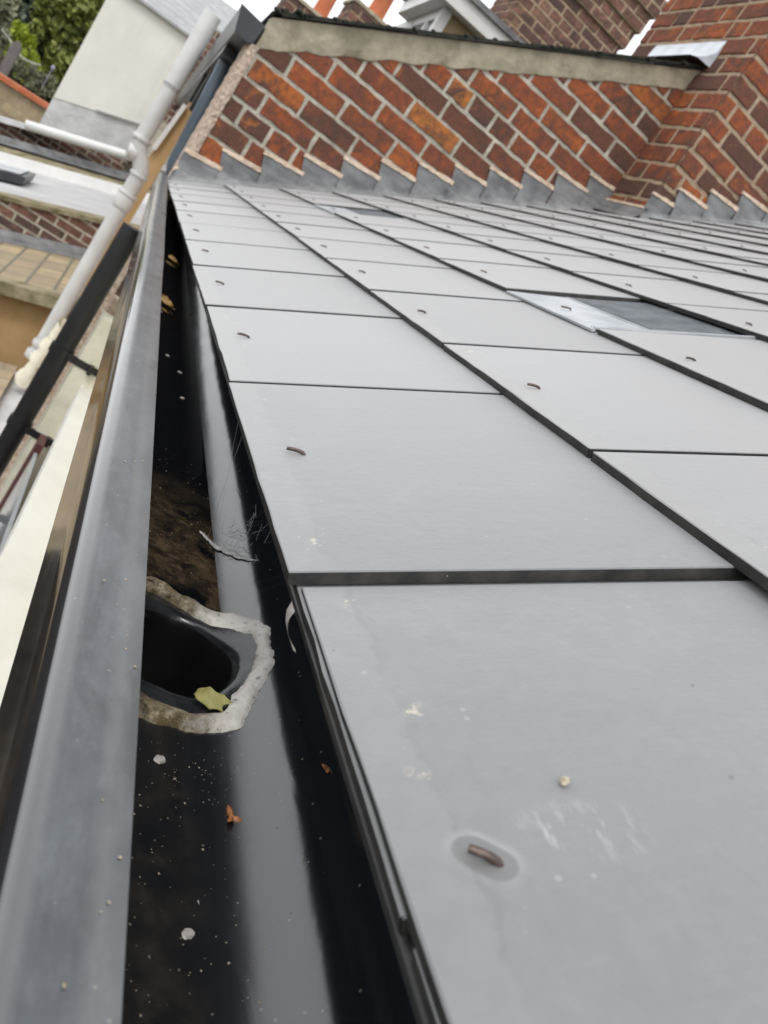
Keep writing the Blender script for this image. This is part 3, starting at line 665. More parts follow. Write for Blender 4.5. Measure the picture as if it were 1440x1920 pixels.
for (s, y, r, lb) in ((.060, -.128, .0021, 'cream crumb on the nearest slate above its rivet'), (.230 - .01, .270, .0030, 'tiny tan crumb near the middle of the second eaves slate')):
    flake(RP(s, y, .0003 - (.002 if y < 0 else 0.0045)), r, lb, 'grit', int(s * 900), ND)
gmb = MB(); rg = random.Random(5)
def speck(p, r, nd):
    nd = Vector(nd).normalized(); x = nd.orthogonal().normalized(); y = nd.cross(x); k = rg.uniform(0, 6)
    o = [p + r * rg.uniform(.6, 1.2) * (math.cos(k + a) * x + math.sin(k + a) * y) for a in (0, 1.25, 2.5, 3.8, 5)]
    for a in range(5): gmb.face([o[a], o[(a + 1) % 5], p + nd * r * .8])
cl = [(rg.uniform(-.03, .034), rg.uniform(-.17, .045), rg.uniform(.004, .018)) for _ in range(26)]
for i in range(560):
    if i < 400:
        if rg.random() < .7: c_ = rg.choice(cl); x, y = c_[0] + rg.gauss(0, c_[2]), c_[1] + rg.gauss(0, c_[2] * 1.4)
        else: x, y = rg.uniform(-.03, .0712), rg.uniform(-.18, .05)
    else: x, y = rg.uniform(-.03, .0712), rg.uniform(.17, .42)
    if x < -.055 or x > .0712 or (.04 < y < .185 and x < .065): continue
    if i >= 400 and x < .043: p = GS(x, y, FZ + .0076); nd = (0, 0, 1)
    elif x > .0665:
        zz = rg.uniform(-.09, -.045); p = GS(.0716, y, zz); nd = (-1, 0, .05)
    else: p = GS(x, y, floor_z(x)); nd = (0, 0, 1) if x < .0150 else (-(x - .0150) / .057, 0, math.sqrt(max(.02, 1 - ((x - .0150) / .057) ** 2)))
    speck(p, rg.choice((.00016, .0002, .0002, .00026, .0003, .0003, .0004, .0006)), nd)
for i in range(90):
    s, y = rg.uniform(.01, .2), rg.uniform(-.26, .9); speck(RP(s, y, -.0005 - s * TK / G - (.003 if y < 0 else 0)), rg.choice((.0002, .0003, .0004)), ND)
for i in range(46):
    y = rg.uniform(-.16, .6); speck(GS(rg.uniform(-.058, -.039), y, -.0479), rg.choice((.0002, .0003, .0004, .0007)), (0, 0, 1))
tag(gmb.build('grit', M['grit'], merge=False), 'pale grit and dust specks scattered through the wet gutter', 'grit', kind='stuff')
# spider silk across the gutter back, and a torn scrap under the slates
mb = MB(); rs = random.Random(3)
def onback(t): x = .031 + (.0630 - .031) * t; return GS(x, .276 - .052 * t + .008 * math.sin(t * 2.8), max(floor_z(x), FZ + .0075) + .0012)
rows = [[onback(t / 30) + Vector((rs.uniform(-.0003, .0003), (j - 2) * .0024 * (math.sin(math.pi * min(1, t / 30 + .04)) ** .5) * rs.uniform(.45, 1.3), .0004 * (2 - abs(j - 2)))) for j in range(5)] for t in range(31)]
mb.grid(rows)
for k in range(34):
    p = GS(.060 + rs.uniform(-.012, .008), .268 + rs.uniform(-.025, .03), 0); p.z = floor_z(p.x - .011 * p.y) + .02 * p.y + .001
    q = p + Vector((rs.uniform(-.002, .003), rs.uniform(-.014, .014), rs.uniform(.001, .012)))
    mb.tube([p, q], .00012, 4)
for k in range(190):
    p = onback(min(1, max(0, rs.gauss(.6, .22)))) + Vector((rs.gauss(0, .0008), rs.gauss(0, .0024), abs(rs.gauss(0, .0006))))
    mb.tube([p, p + Vector((rs.gauss(0, .0012), rs.gauss(0, .0016), rs.uniform(-.0002, .0012)))], .00011, 3)
for k in range(2):
    p = onback(.2 + .2 * k); q = RP(.002, .22 + .03 * k, -.012); mb.tube([p, (p + q) / 2 - Vector((0, 0, .003)), q], .00009, 4)
tag(mb.build('cobweb', M['silk'], merge=False), 'dusty white spider silk strand across the gutter back above the outlet', 'cobweb')
mb = MB(); rows = []
for i in range(9):
    t = i / 8; wd = .0042 * (1 - .55 * t) + .0022 * nz((t * 6, 1, 1)); cy = -.004 - .011 * t + .002 * math.sin(t * 5)
    rows.append([RP(.001 - .003 * math.sin(t * 3), cy + wd * (j - 1.5) / 1.5, -.011 - .013 * t + .0012 * nz((i * .8, j * .8, 4))) for j in range(4)])
mb.grid(rows); tag(mb.build('felt_scrap', M['scrap']), 'torn grey felt scrap hanging under the slate corner by the outlet', 'scrap')

# ------------------------------------------------------------------ brick neighbour at the end of the roof
UW = Vector((math.cos(YAW), math.sin(YAW), 0)); NW = Vector((math.sin(YAW), -math.cos(YAW), 0))   # along the wall, out of the wall
W0 = Vector((0, YW, 0))
def WP(u, z, h=0.0): return W0 + UW * u + NW * h + Vector((0, 0, z))
nb = thing('brick_house', 'old red brick gable with stepped lead and a mortared verge closing the slate roof', 'house', (1, 4, -5))
U0, U1 = 0.044, 1.562
vb = lambda u: .618 + .6236 * (u - .132) + .012
bm_ = MB(); brick_face(bm_, W0, UW, NW, [(U0, -.15), (U1 + .02, .78), (U1 + .02, vb(U1 + .02)), (U0, vb(U0))], seed=4, joint=.014)
wall = part_local(bm_, 'wall', [M['brick'], M['mortar']], nb, merge=False)
body = MB(); body.box((.014, YW + .012, -5), (.030, 0, 0), (0, .30, 0), (0, 0, 5.46)); body.box((.03, YW + .15, -5), (.5, 0, 0), (0, .2, 0), (0, 0, 5.45)); body.box((.16, YW + .3, -5), (5.5, 0, 0), (0, 5, 0), (0, 0, 5.45)); part_local(body, 'wall', M['pebble'], nb, label='pebbledashed outer face of the brick house')
tp = MB(); tp.prism([WP(.06, .40, -.001), WP(6, .40, -.001), WP(6, 2.5, -.001), WP(3.4, 2.5, -.001), WP(.06, vb(.06) + .03, -.001)], (0, 5, 0)); part_local(tp, 'gable', M['mortar'], nb)
# pebbledash return on the outer corner
pd = MB(); rows = []
for i in range(40):
    z = -.1 + (.66) * i / 39; jit = .004 * nz((z * 60, 0, 3))
    rows.append([WP(.010 + jit, z, -.12), WP(.010 + jit, z, .002), WP(.015, z, .012 + jit), WP(.028, z, .015 + .004 * nz((z * 50, 4, 2))), WP(.043 + .005 * nz((z * 40, 9, 1)), z, .012), WP(.046, z, -.01)])
pd.grid(rows); pd.face(rows[0]); pd.face(rows[-1]); part_local(pd, 'render_edge', M['pebble'], nb, label='rough pebbledash edge down the house corner')
# verge mortar, then the slate edges that ride on it
vm = MB(); rows = []; N = 90
vt = lambda u: .690 + .6020 * (u - .052)
for i in range(N + 1):
    u = .030 + (U1 + .03 - .030) * i / N; j1 = .010 * nz((u * 14, 0, 6)) + .006 * nz((u * 45, 0, 2)); fat = .02 * max(0, 1 - u / .10)
    rows.append([WP(u, vb(u) - .022 + j1, .002), WP(u, vb(u) - .014 + j1, .013 + .003 * nz((u * 20, 3, 3))), WP(u, vb(u) + .03, .021 + .003 * nz((u * 30, 3, 3))), WP(u, vt(u) - .008, .026), WP(u, vt(u) - .008, -.05)])
vm.grid(rows); vm.face(rows[0]); vm.face(rows[-1]); part_local(vm, 'verge', M['verge'], nb, smooth=True)
rf = MB(); rr = random.Random(8)
sl2 = .6020; L = 1 / math.sqrt(1 + sl2 ** 2); RD = UW * L + Vector((0, 0, sl2 * L)); RN = Vector((0, 0, L)) - UW * sl2 * L
u = .055; k = 0
while u < U1 + .02:
    for lay in range(2):
        o = WP(u - .03 * lay, vt(u - .03 * lay) + lay * .008 - .006, .045 + rr.uniform(-.008, .008)) + RN * rr.uniform(-.002, .004)
        rf.box(o, RD * (.26), (0, .35, 0), RN * .009 - RD * .004)
    u += .215
rf.prism([WP(.03, vt(.03) - .012, .0), WP(4.3, vt(4.3) - .012, .0), WP(4.3, vt(4.3) - .09, .0), WP(.03, vt(.03) - .03, 0)], (0, 5, 0))
rfo = part_local(rf, 'roof', M['darkslate'], nb)
ms = MB(); rm = random.Random(4)
for i in range(70):
    u = rm.uniform(.04, 1.5) if i > 22 else rm.uniform(.02, .14); c = WP(u, vt(u) + .014 + (.010 * rm.random() if u < .1 else 0), .03 + rm.uniform(-.04, .02)); r = rm.uniform(.005, .012) * (1.5 if u < .1 else 1)
    rows = [[c + Vector((math.cos(a * .9) * math.cos(b), math.sin(a * .9) * math.cos(b), math.sin(b) * .6)) * r * (1 + .3 * nz((a, b * 3, i))) for a in range(7)] for b in (-.6, 0, .6, 1.2, 1.5)]
    ms.grid(rows, 0, True)
mo = ms.build('moss', M['darkslate'], nb, smooth=True); adopt(mo, nb); mo['kind'] = 'stuff'
# stepped lead flashing
rz = lambda u: u * math.cos(YAW) * math.tan(TH)
def step_lead(mb, mm, P, u0, u1, tip0, rise, run, base, n0, n1, h=.015, seed=0, seams=(3, 6, 9)):
    """tip0 = (u,z) of step 0; steps n0..n1; base(u) = roof height; the mortar bead rides on each horizontal"""
    k = n0; r3 = random.Random(seed)
    for k in range(n0, n1 + 1):
        ut, zt = tip0[0] + run * k, tip0[1] + rise * k; ua = max(u0, ut - run - .036); ub = min(ut, u1)
        if ub <= ua: continue
        top_r = min(u1, ut + .001)
        lift = h + (.0035 if (k % 4) == 1 else 0) + r3.uniform(0, .001)
        jt = [r3.uniform(-.004, .004) for _ in range(3)]
        # panel under this step and the riser to the next
        zl = zt - rise; nseg = 5; rows = []
        def lx(z): return max(u0, ut - run - .028 * min(1, max(0, (z - zl) / rise)))
        for i in range(nseg + 1):
            f = i / nseg; row = []
            for z, fl in ((None, .030), (None, .012), (zl, .003), (zl + rise * .5, .001), (zt + .002, 0), (zt + .004, -lift)):
                if z is None:
                    l = lx(-9); uu = l + (top_r - l) * f; z = base(uu) + (-.012 if fl > .02 else .012)
                else: l = lx(z); uu = l + (top_r - l) * f; z = max(z, base(uu) + .02)
                if z > zl: z -= .019 * (1 - f) * min(1, (z - zl) / (rise * .5))
                row.append(P(uu, z, lift + fl + (.003 * nz((uu * 16, z * 16, seed)) if fl > 0 else 0)))
            rows.append(row)
        mb.grid(rows)
        # bead of fresh mortar
        rr_ = []
        m0 = max(u0, ut - run - .030); m1 = min(ut + .004, u1)
        for i in range(13):
            f = i / 12; uu = m0 + (m1 - m0) * f; w = .0075 + .0045 * nz((uu * 45, zt * 9, seed)) + .003 * f; zc = zt + .005 - .019 * (1 - f) + .002 * nz((uu * 50, 2, seed))
            rr_.append([P(uu, zc - w, .006), P(uu, zc - w * .8, lift + .004), P(uu, zc + w * .7, lift + .004 - .002), P(uu, zc + w, .006)])
        mm.grid(rr_); mm.face(rr_[0]); mm.face(rr_[-1])
lm, mm = MB(), MB(); step_lead(lm, mm, WP, .0, U1 - .002, (.793, .540), .08, .1306, rz, -7, 6, seed=1)
part_local(lm, 'lead_flashing', M['lead'], nb); part_local(mm, 'mortar_bead', M['mortar_new'], nb, smooth=True, label='fresh pale mortar pointing over each lead step')
# chimney
CPROJ, CB = .295, -.60
C0 = WP(U1, 0); 
ch = MB()
XR = WP(U1, 0, CPROJ)            # foot of the near arris
brick_face(ch, Vector((WP(U1, 0, CB).x, WP(U1, 0, CB).y, 0)), NW, -UW, [(0, .6), (CPROJ - CB, .6), (CPROJ - CB, 3.2), (0, 3.2)], seed=21, bond='flem', joint=.015, quoin=[(CPROJ - CB, 7)], length=.225, mmi=1, z0=.051)
brick_face(ch, Vector((XR.x, XR.y, 0)), UW, NW, [(0, .6), (1.3, .6), (1.3, 3.2), (0, 3.2)], seed=22, bond='garden', joint=.016, quoin=[(0, 7)], mmi=1, z0=.051)
ch.box(WP(U1 + .004, .3, CB), UW * 1.28, NW * (CPROJ - CB - .004), (0, 0, 2.85), 1)
cho = part_local(ch, 'chimney', [M['brick'], M['mortar_tan']], nb, merge=False, label='broad brick chimney stack standing forward of the gable')
CP = lambda u, z, h=0.0: XR + UW * u + NW * h + Vector((0, 0, z))
rzc = lambda u: (XR.x + u * math.cos(YAW)) * math.tan(TH)
lm2, mm2 = MB(), MB(); step_lead(lm2, mm2, CP, -.022, 1.25, (.093, 1.051), .08, .1306, rzc, -1, 8, seed=5)
# lead along the foot of the return
RR = lambda t, z, h=0.0: WP(U1, z, t) - UW * h
lm2.grid([[RR(t, rz(U1) - .02, .05), RR(t, rz(U1) + .006, .026), RR(t, rz(U1) + .045, .016), RR(t, .971 + .0, .015), RR(t, .975, 0)] for t in (0.0, .1, .2, CPROJ + .032)])
rows = []
for i in range(16):
    t = (CPROJ + .014) * i / 15; w = .007 + .002 * nz((t * 60, 0, 2)); rows.append([RR(t, .974 - w, .004), RR(t, .974 - w * .8, .020), RR(t, .974 + w * .7, .018), RR(t, .974 + w, .004)])
mm2.grid(rows)
lo = lm2.build('flashing', M['lead'], cho); mo2 = mm2.build('pointing', M['mortar_new'], cho, smooth=True)
# bright lead saddle where the verge meets the chimney
sd_ = MB(); zt0 = vt(U1)
rows = []
for i in range(9):
    t = .075 - .50 * i / 8
    rows.append([RR(t, zt0 + .004 - .012 * (1 if i < 1 else 0), .085), RR(t, zt0 + .022, .05), RR(t, zt0 + .055, .022), RR(t, zt0 + .115, .014), RR(t, zt0 + .117, 0)])
sd_.grid(rows); sd_.face([rows[0][0], rows[0][1], rows[0][2], rows[0][3], RR(.075, zt0 + .0, .004)])
so_ = sd_.build('saddle', M['lead_bright'], cho, smooth=True, sharp=60)
for o in (lo, mo2, so_): o.parent = cho; o.matrix_parent_inverse = Matrix.Identity(4)
# neighbour's own eaves gutter and its downpipe
bx = thing('box_gutter', 'dark box gutter end sticking out at the top corner of the brick gable', 'gutter', (0, 4.5, .65))
mb = MB(); yb0 = 3.155
pf = [(-.075, .642), (.024, .632), (.019, .568), (.004, .556), (-.051, .560)]
mb.grid([[(x, y, z) for x, z in pf] for y in (yb0, 12.5)], closed=True); mb.face([(x, yb0, z) for x, z in pf][::-1]); mb.face([(x, 12.5, z) for x, z in pf])
part_local(mb, 'trough', M['boxblack'], bx)
mb = MB(); mb.grid([[(x * 1.04 + .0003, yb0 - .004, (z - .65) * 1.05 + .65) for x, z in pf], [(x * 1.04 + .0003, yb0 + .018, (z - .65) * 1.05 + .65) for x, z in pf]], closed=True); mb.face([(x * 1.04, yb0 - .004, (z - .65) * 1.05 + .65) for x, z in pf]); part_local(mb, 'end_cap', M['boxblack'], bx)
mb = MB(); mb.box((.024, 3.19, .535), (.14, 0, 0), (0, 9, 0), (0, 0, .085)); mb.box((-.045, 3.6, .52), (.12, 0, 0), (0, 8.8, 0), (0, 0, .045)); mb.box((-.03, 4.4, .30), (.09, 0, 0), (0, .10, 0), (0, 0, .24)); mb.box((-.04, 5.0, .36), (.09, 0, 0), (0, .10, 0), (0, 0, .18)); part_local(mb, 'soffit_shade_board', M['black'], bx)  # soffit board plus black boxes standing in for shadow under the gutter
bp = thing('downpipe', 'short blue grey downpipe beside the pebbledash corner', 'downpipe', (0, 3.86, .05), 'downpipes on the rear walls')
mb = MB(); mb.tube([(-.009, 3.86, .58), (-.0085, 3.86, .57), (.020, 3.86, .05), (.04, 3.86, .0), (.10, 3.86, -.05)], .031, 24); part_local(mb, 'pipe', M['bluepipe'], bp, smooth=True)
mb = MB(); mb.tube([(-.006, 3.86, .54), (-.009, 3.86, .62)], .038, 24); part_local(mb, 'hopper_socket', M['black'], bp, smooth=True)

# ------------------------------------------------------------------ downpipes below the eaves
dp = thing('downpipe', 'long straight black downpipe clipped to the cream wall', 'downpipe', (-.042, 2.326, -5), 'downpipes on the rear walls')
PX, PY = -.042, 2.326
mb = MB(); mb.tube([(PX, PY, -.135), (PX, PY, -.34), (PX, PY, -5)], .030, 24); part_local(mb, 'pipe', M['black'], dp, smooth=True)
for z in (-.545, -.80, -1.09, -1.6):
    mb = MB(); mb.tube([(PX, PY, z - .014), (PX, PY, z + .014)], .0345, 24); mb.box((PX + .02, PY - .030, z - .011), (.11, 0, 0), (0, .012, 0), (0, 0, .022)); mb.box((PX + .085, PY - .05, z - .014), (.012, 0, 0), (0, .10, 0), (0, 0, .028))
    part_local(mb, 'pipe_clip', M['black'], dp, smooth=True)
sp_ = thing('soil_pipe', 'tall white soil pipe with a branch joint in front of the white wall', 'soil pipe', (-.07, 4.95, -1.35))
def SP(z, x=None):
    x = (-.062 if z < -.09 else -.148) if x is None else x
    return Vector((x * .897 - .0128, 4.95, z * .897 + .0114))
mb = MB(); mb.tube([SP(-1.47), SP(-.30)], .0425, 28); mb.tube([SP(-.32), SP(-.20), SP(-.13), SP(-.07, -.095), SP(-.02, -.135), SP(.05), SP(.40)], .0445, 28); mb.tube([SP(.38), SP(.86)], .0485, 28)
part_local(mb, 'pipe', M['whitepipe'], sp_, smooth=True)
for z0, z1, r in ((-1.40, -1.365, .062), (-1.49, -1.44, .068), (-.375, -.29, .061), (-.29, -.272, .067), (.03, .055, .064), (-.16, -.14, .062)):
    mb = MB(); mb.tube([SP(z0), SP(z0 + .006), SP(z1 - .006), SP(z1)], [r * .82, r * .85, r * .85, r * .82], 28); part_local(mb, 'collar', M['whitepipe'], sp_, smooth=True)
mb = MB(); mb.tube([SP(.385), SP(.395), SP(.40)], [.0495, .0505, .0495], 28); part_local(mb, 'joint_ring', M['roofgrey'], sp_, smooth=True)
mb = MB(); mb.tube([SP(-.05, -.150) + Vector((.02, .0, 0)), SP(-.055, -.165), SP(-.06, -.185)], [.046, .047, .042], 24); part_local(mb, 'branch', M['whitepipe'], sp_, smooth=True)

# wall face, mortar ledge and window trim seen between the pipes and the gutter
lg = thing('mortar_ledge', 'lumpy cream mortar ledge at the foot of the white soil pipe', 'ledge', (-.03, 5.3, -1.5))
mb = MB(); rows = []
for i in range(26):
    t = i / 25; c = Vector((-.025, 4.85, -1.03)).lerp(Vector((-.060, 4.78, -1.42)), t); r = .030 + .028 * nz((t * 9, 0, 2)) + .012 * t
    rows.append([c + Vector((r * math.cos(a), .04 * math.sin(a), r * .8 * math.sin(a) * math.cos(.4))) + Vector((0, 0, .012 * nz((t * 12, a, 7)))) for a in [2 * math.pi * k / 14 for k in range(14)]])
mb.grid(rows, 0, True); part_local(mb, 'rubble', M['cream'], lg, smooth=True)
mb = MB(); mb.prism([(-.125, 5.6, -1.52), (.06, 5.6, -1.46), (.06, 5.6, -5), (-.125, 5.6, -5)], (0, -2.6, 0)); part_local(mb, 'pier', M['plinth'], lg)
wt = thing('tan_pilaster', 'tan rendered pilaster edge between the white and black pipes', 'pilaster', (.02, 4.9, -5))
mb = MB(); mb.prism([(-.046, 5.72, .10), (-.010, 5.72, .47), (.030, 5.72, .47), (.045, 5.72, -5), (-.075, 5.72, -5), (-.075, 5.72, -.10)], (0, .08, 0)); part_local(mb, 'shaft', M['wood'], wt)
mb = MB(); mb.prism([(-.078, 5.68, .03), (-.050, 5.68, .03), (-.020, 5.68, .36), (-.046, 5.68, .36)], (0, .05, 0)); part_local(mb, 'trim', M['whiteframe'], wt)
wn_ = thing('bay_window', 'white flat topped bay window with maroon frame below the gutter', 'window', (.05, 1.9, -3))
mb = MB(); mb.prism([(.16, 5.2, -.60), (.106, 3.95, -.60), (.064, 2.70, -.60), (.036, 1.93, -.60), (.006, 1.22, -.60), (-.030, .70, -.60), (-.05, .1, -.60), (-.05, -1, -.60), (.16, -1, -.60)], (0, 0, -.06)); part_local(mb, 'bay_roof', M['render'], wn_)
mb = MB(); mb.box((.02, 2.18, -2.2), (.02, 0, 0), (0, .09, 0), (0, 0, 1.42)); part_local(mb, 'frame', M['maroon'], wn_)
mb = MB(); mb.box((.006, 2.30, -2.4), (.10, 0, 0), (0, .13, 0), (0, 0, 2.0)); part_local(mb, 'jamb', M['cream'], wn_)
mb = MB(); mb.box((.024, 1.3, -2.2), (.01, 0, 0), (0, .86, 0), (0, 0, 1.4)); part_local(mb, 'pane', M['glass'], wn_)
mb = MB(); mb.box((.012, 2.44, -2.6), (.10, 0, 0), (0, .05, 0), (0, 0, 2.25)); part_local(mb, 'pebble_strip', M['pebble'], wn_)

# ------------------------------------------------------------------ yards and lean-tos on the left
V = Vector
def lerp(a, b, t): return V(a) + (V(b) - V(a)) * t
def sheet(a, b, back, th, name, mat, root, nx=1, **kw):     # slab from edge a-b carried by vector back
    mb = MB(); mb.prism([V(a), V(b), V(b) + V(back), V(a) + V(back)], (0, 0, -th)); return part_local(mb, name, mat, root, **kw)
ext = lambda a, b, t0, t1: (lerp(a, b, t0), lerp(a, b, t1))
# near lean-to: buff stone slates, brown rendered end
lt = thing('stone_lean_to', 'lean-to with buff stone slates over a brown rendered wall', 'outbuilding', (-.4, 6, -5))
cB0, cB1 = ext((-.664, 7.0, -1.183), (-.105, 7.0, -.975), -1.2, 1.35)
fr0, fr1 = ext((-.423, 5.225, -1.093), (.004, 5.054, -.934), -1.8, 1.25)
mb = MB(); mb.prism([fr0, fr1, cB1, cB0], (0, 0, -.05)); part_local(mb, 'roof', M['buff'], lt)
mb = MB(); e = [fr0 + V((0, -.02, .012)), fr1 + V((0, -.02, .012))]; mb.prism([e[0], e[1], e[1] + V((0, .16, .004)), e[0] + V((0, .16, .004))], (0, 0, -.075)); part_local(mb, 'eaves_stone', M['moss'], lt)
mb = MB(); q0, q1 = fr0 + V((0, .10, -.06)), fr1 + V((0, .10, -.06)); lw = lambda q, z, d=0.0: V((q.x, q.y + d, z))
mb.prism([q0, q1, lw(q1, -1.8), lw(q0, -1.8)], (0, .2, 0)); part_local(mb, 'wall', M['tan'], lt)
mb = MB(); mb.prism([lw(q0, -1.8, .01), lw(q1, -1.8, .01), lw(q1, -5, .01), lw(q0, -5, .01)], (0, .19, 0)); part_local(mb, 'wall', M['dim_refl'], lt, label='dark lower wall added to dim the gutter reflection')  # unseen lower wall, made dark for its reflection in the gutter
# lower stone terrace in front of it
tr_ = thing('stone_terrace', 'lower terrace of buff stone slabs below the brown wall', 'terrace', (-.3, 4.5, -5))
mb = MB(); a, b = ext((-.31, 5.15, -1.52), (-.11, 5.12, -1.455), -6, .95); mb.prism([a, b, b + V((.0, -1.9, -.0)), a + V((.0, -1.9, -.0))], (0, 0, -.1)); part_local(mb, 'slabs', M['paving'], tr_)
mb = MB(); mb.box((a.x, a.y - 1.85, -5), (b.x - a.x, 0, 0), (0, 1.8, 0), (0, 0, 1.6)); part_local(mb, 'retaining_wall', M['dim_refl'], tr_)  # darkened to keep its reflection in the gutter face low
# brick party wall with lead at its foot
pw = thing('party_wall', 'red brick party wall with lead foot between two lean-to roofs', 'wall', (-.5, 7, -5))
tA, tB = ext((-.79, 7.0, -.924), (-.111, 7.0, -.672), -1, 1.5)
mb = MB(); kx = (tB.z - tA.z) / (tB.x - tA.x)
brick_face(mb, (0, 7.0, 0), (1, 0, 0), (0, -1, 0), [(tA.x, tA.z - .6), (tB.x, tB.z - .6), (tB.x, tB.z), (tA.x, tA.z)], seed=31, joint=.016, fine=False, length=.21, course=.072)
mb.prism([(tA.x, 7.001, -5), (tB.x, 7.001, -5), (tB.x, 7.001, tB.z), (tA.x, 7.001, tA.z)], (0, .22, 0), 1); part_local(mb, 'brickwork', [M['brick_far'], M['mortar']], pw, merge=False)
mb = MB(); cA, cB = tA + V((0, -.03, -.006)), tB + V((0, -.03, -.006)); mb.prism([cA, cB, cB + V((0, .29, 0)), cA + V((0, .29, 0))], (0, 0, .035)); part_local(mb, 'coping', M['moss'], pw)
mb = MB(); mb.grid([[q + V((0, -.17, .004)), q + V((0, -.035, .03)), q + V((0, -.02, .075)), q + V((0, 0, .08))] for q in (cB0, cB1)]); part_local(mb, 'lead_flashing', M['lead'], pw)
# felt roof with skylight behind the party wall
fl_ = thing('felt_lean_to', 'lean-to with pale grey felt roof behind the brick party wall', 'outbuilding', (-.6, 8.5, -5))
f0, f1 = ext((-.90, 7.2, -.965), (-.111, 7.2, -.672), -1, 1.5); g0, g1 = ext((-1.292, 10.699, -1.11), (-.075, 10.225, -.659), -1, 1.4)
mb = MB(); mb.prism([f0, f1, g1, g0], (0, 0, -.06)); part_local(mb, 'roof', M['felt'], fl_)
mb = MB(); mb.prism([g0 + V((0, -.04, .0)), g1 + V((0, -.04, .0)), g1 + V((0, .04, .0)), g0 + V((0, .04, .0))], (0, 0, .12)); part_local(mb, 'white_verge', M['whiteframe'], fl_)
k2 = V((1, 0, .371)).normalized(); c0 = V((-1.30, 8.35, -1.092))
sk = MB(); sk.box(c0, k2 * .52, (0, .75, 0), (0, 0, .075)); sko = part_local(sk, 'skylight', M['boxblack'], fl_)
mb = MB(); mb.box(c0 + V((.02, .06, .09)), k2 * .44, (0, .28, 0), (0, 0, .012)); mb.box(c0 + V((.02, .40, .09)), k2 * .44, (0, .28, 0), (0, 0, .012)); po = mb.build('pane', M['galv'], sko); po.matrix_parent_inverse = Matrix.Identity(4)
# mossy strip and second party wall
p2 = thing('party_wall', 'mossy topped far brick party wall below the white house', 'wall', (-.5, 11, -5))
h0, h1 = ext((-1.30, 10.8, -1.03), (-.075, 10.45, -.60), -.6, 1.5)
mb = MB(); i0_, i1_ = h0 + V((-.09, .9, .06)), h1 + V((-.06, .9, .06)); mb.prism([h0, h1, i1_, i0_], (0, 0, -.08)); part_local(mb, 'stone_roof', M['moss'], p2)
mb = MB(); zz = lambda q: q
ka = (i1_.z - i0_.z) / (i1_.x - i0_.x)
brick_face(mb, (0, i0_.y - .1, 0), (1, 0, 0), (0, -1, 0), [(i0_.x, i0_.z - .1), (i1_.x, i1_.z - .1), (i1_.x, i1_.z + .235), (i0_.x, i0_.z + .235)], seed=33, joint=.016, fine=False, length=.21, course=.072)
mb.prism([(i0_.x, i0_.y - .099, -5), (i1_.x, i0_.y - .099, -5), (i1_.x, i0_.y - .099, i1_.z + .235), (i0_.x, i0_.y - .099, i0_.z + .235)], (0, .2, 0), 1); part_local(mb, 'brickwork', [M['brick_far'], M['mortar']], p2, merge=False)
mb = MB(); mb.grid([[q + V((0, -.30, .0)), q + V((0, -.13, .02)), q + V((0, -.12, .085)), q + V((0, -.1, .09))] for q in (i0_, i1_)]); part_local(mb, 'lead_flashing', M['lead'], p2)
mb = MB(); t0, t1 = i0_ + V((0, -.12, .235)), i1_ + V((0, -.12, .235)); mb.prism([t0, t1, t1 + V((0, .3, 0)), t0 + V((0, .3, 0))], (0, 0, .06)); part_local(mb, 'coping', M['plinth'], p2)
mb = MB(); q0, q1 = V((-1.30, 11.2, -.640)), V((-.245, 11.2, -.292)); mb.tube([q0, q1], .055, 18); part_local(mb, 'ridge_roll', M['whitepipe'], p2, smooth=True)
mm_ = MB(); rm = random.Random(9)
for i in range(40):
    t = rm.uniform(.2, .6); c = lerp(h0, h1, t) + V((0, rm.uniform(.05, .8), 0)); c.z += .012 + .06 * (c.y - h0.y) / .9; r = rm.uniform(.02, .05)
    mm_.grid([[c + V((math.cos(a * .9) * math.cos(b), math.sin(a * .9) * math.cos(b), math.sin(b) * .5)) * r * (1 + .3 * nz((a, b * 3, i))) for a in range(7)] for b in (-.5, 0, .7, 1.4)], 0, True)
part_local(mm_, 'moss', M['mossgreen'], p2, smooth=True)['kind'] = 'stuff'
# white rendered rear wing
wh = thing('white_house', 'white rendered rear wing with grey corrugated roof', 'house', (-.6, 13, -5))
def atY(x, z, Y0, Y): s = (Y - CAMPOS.y) / (Y0 - CAMPOS.y); return (CAMPOS.x + (x - CAMPOS.x) * s, CAMPOS.z + (z - CAMPOS.z) * s)
YH = 12.5
pl = [atY(*p, 10, YH) for p in ((-1.076, -.173), (-1.09, .893), (-1.10, 1.109), (.6, 1.150), (.6, .30), (-.235, .097))]
pl = [(pl[0][0], pl[0][1])] + [(pl[0][0], pl[2][1])] + pl[3:]
mb = MB(); mb.prism([(x, YH, z) for x, z in pl], (0, 5, 0)); part_local(mb, 'wall', M['render'], wh)
p_ = [atY(*p, 10, YH) for p in ((-1.076, -.173), (-.235, .097), (.6, .365))]
mb = MB(); mb.prism([(p_[0][0], YH + .01, p_[0][1] + .01), (p_[2][0], YH + .01, p_[2][1] + .01), (p_[2][0], YH + .01, -5), (p_[0][0], YH + .01, -5)], (0, 4.9, 0)); part_local(mb, 'plinth', M['plinth'], wh)
mb = MB(); mb.prism([(p_[1][0] - .55, YH - .03, p_[1][1] - .155), (p_[1][0] + .1, YH - .03, p_[1][1] + .055), (p_[1][0] + .1, YH - .03, p_[1][1] + .035), (p_[1][0] - .55, YH - .03, p_[1][1] - .175)], (0, .03, 0)); part_local(mb, 'drip_bead', M['roofgrey'], wh)
mb = MB(); xr0, zr = pl[1][0] + .02, pl[1][1]; rows = []
for i in range(160):
    x = xr0 + 2.2 * i / 159; rows.append([(x, YH - .07, zr - .01), (x, YH + 4.0, zr + 1.5)])
for i in range(40):
    t = i / 39
    pass
